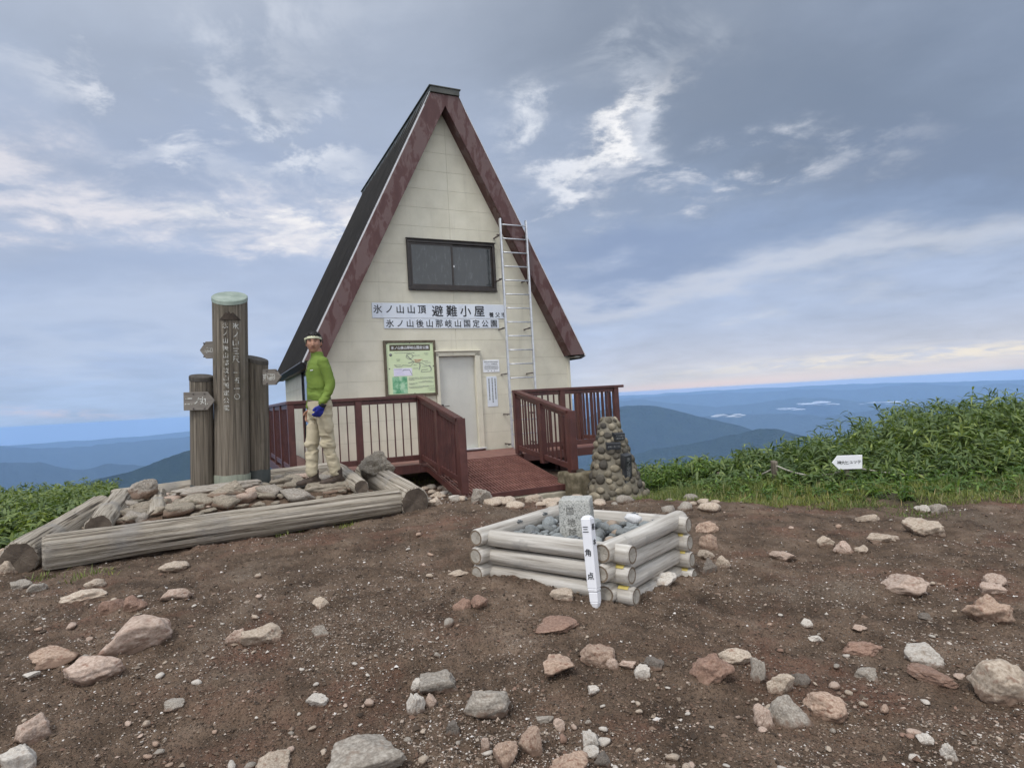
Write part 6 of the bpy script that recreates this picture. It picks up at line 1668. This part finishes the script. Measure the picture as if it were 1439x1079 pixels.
mb = MB(); mb.box(.131, .134, .045, .095, 1.268, 1.276); lg = mb.build('chest_mark', MATS['paper'], shirt); lg.rotation_euler = (0, 0, .25)
# trousers
mb = MB()
loft([(0, 0, .74, .10, .155), (0, 0, .80, .122, .176), (0, 0, .88, .126, .178), (.003, 0, .945, .118, .165), (.003, 0, .965, .114, .160)], mb=mb)
for s in (-1, 1):
    a = Vector(ANK[s]); k = Vector(KNE[s])
    limb(mb, [HIP[s], k, a + Vector((0, 0, .045))], [.094, .068, .057], 24)
    ball(mb, (HIP[s][0] * .5 + k.x * .5 - .005, HIP[s][1] + s * .083, .66), (.060, .024, .085)); ball(mb, k + Vector((.02, 0, -.02)), (.068, .066, .05))
    ball(mb, a + Vector((.0, 0, .075)), (.063, .061, .035))
trousers = fuse(mb, 'trousers', MATS['trousers'], person, .008, 4, folds([(.08, 2.2), (.25, 1.5), (.45, 2.0), (.62, 1.0), (.8, 1.2), (.93, .5), (.97, 0)], .0085, 31, 4.6, 11))
mb = MB(); n_ = 40
V = [(.003 + (.120 + dr) * math.cos(2 * math.pi * j / n_), (.166 + dr) * math.sin(2 * math.pi * j / n_), z) for z, dr in ((.937, -.004), (.939, .003), (.965, .001), (.967, -.006)) for j in range(n_)]
mb.add(V, [(i * n_ + j, i * n_ + (j + 1) % n_, (i + 1) * n_ + (j + 1) % n_, (i + 1) * n_ + j) for i in range(3) for j in range(n_)], 0, True); mb.build('belt', MATS['belt'], trousers)
# boots
for s in (-1, 1):
    a = Vector(ANK[s]); ax = .0
    mb = MB(); limb(mb, [a + Vector((-.02, 0, .06)), a + Vector((-.02, 0, -.03))], [.056, .054], 18)
    ball(mb, a + Vector((-.035, 0, -.055)), (.068, .046, .048)); ball(mb, a + Vector((.05, 0, -.055)), (.10, .047, .045)); ball(mb, a + Vector((.125, 0, -.062)), (.065, .050, .036))
    bt = fuse(mb, 'boot', MATS['boot'], person, .006, 2); 
    mb = MB(); out = []
    for k in range(28):
        t_ = 2 * math.pi * k / 28; x = .045 + .150 * math.cos(t_); out.append((a.x + x, a.y + (.050 + .006 * math.cos(t_)) * math.sin(t_)))
    mb.prism(out, 'z', -.002, .024); mb.build('sole', MATS['sole'], bt, bevel=.004)
    mb = MB()
    for k in range(4): mb.tube([a + Vector((.052 + .022 * k, -.03, -.008 - .011 * k)), a + Vector((.058 + .022 * k, 0, -.003 - .011 * k)), a + Vector((.052 + .022 * k, .03, -.008 - .011 * k))], .0045, 6)
    mb.build('lace', MATS['boot'], bt)
# blue work glove on his left hand
mb = MB(); hand(mb, 1, .0055, .75); gl = fuse(mb, 'glove', MATS['glove'], person, .0045, 2)
w_ = Vector(WRI[1]); dn = (Vector(HAN[1]) - w_).normalized(); mb = MB(); mb.tube([w_ - dn * .018, w_ + dn * .0, w_ + dn * .022], [.040, .037, .035], 18); mb.build('cuff', MATS['glove_black'], gl)

# ------------------------------------------------------------------ air: one closed box of thin haze round the whole scene
mb = MB(); mb.box(-20500, 20500, -20500, 20500, -1400, 9.5)
hz = mb.build('haze', None); tag(hz, kind='stuff')
hm = bpy.data.materials.new('haze'); hm.use_nodes = True; t = T(hm.node_tree)
pv = t.n('VolumePrincipled', Density=7.4e-5, Anisotropy=-0.55); pv.inputs['Color'].default_value = (.39, .62, 1.0, 1)
t.t.links.new(pv.outputs[0], t.n('OutputMaterial').inputs['Volume'])
hz.data.materials.append(hm)
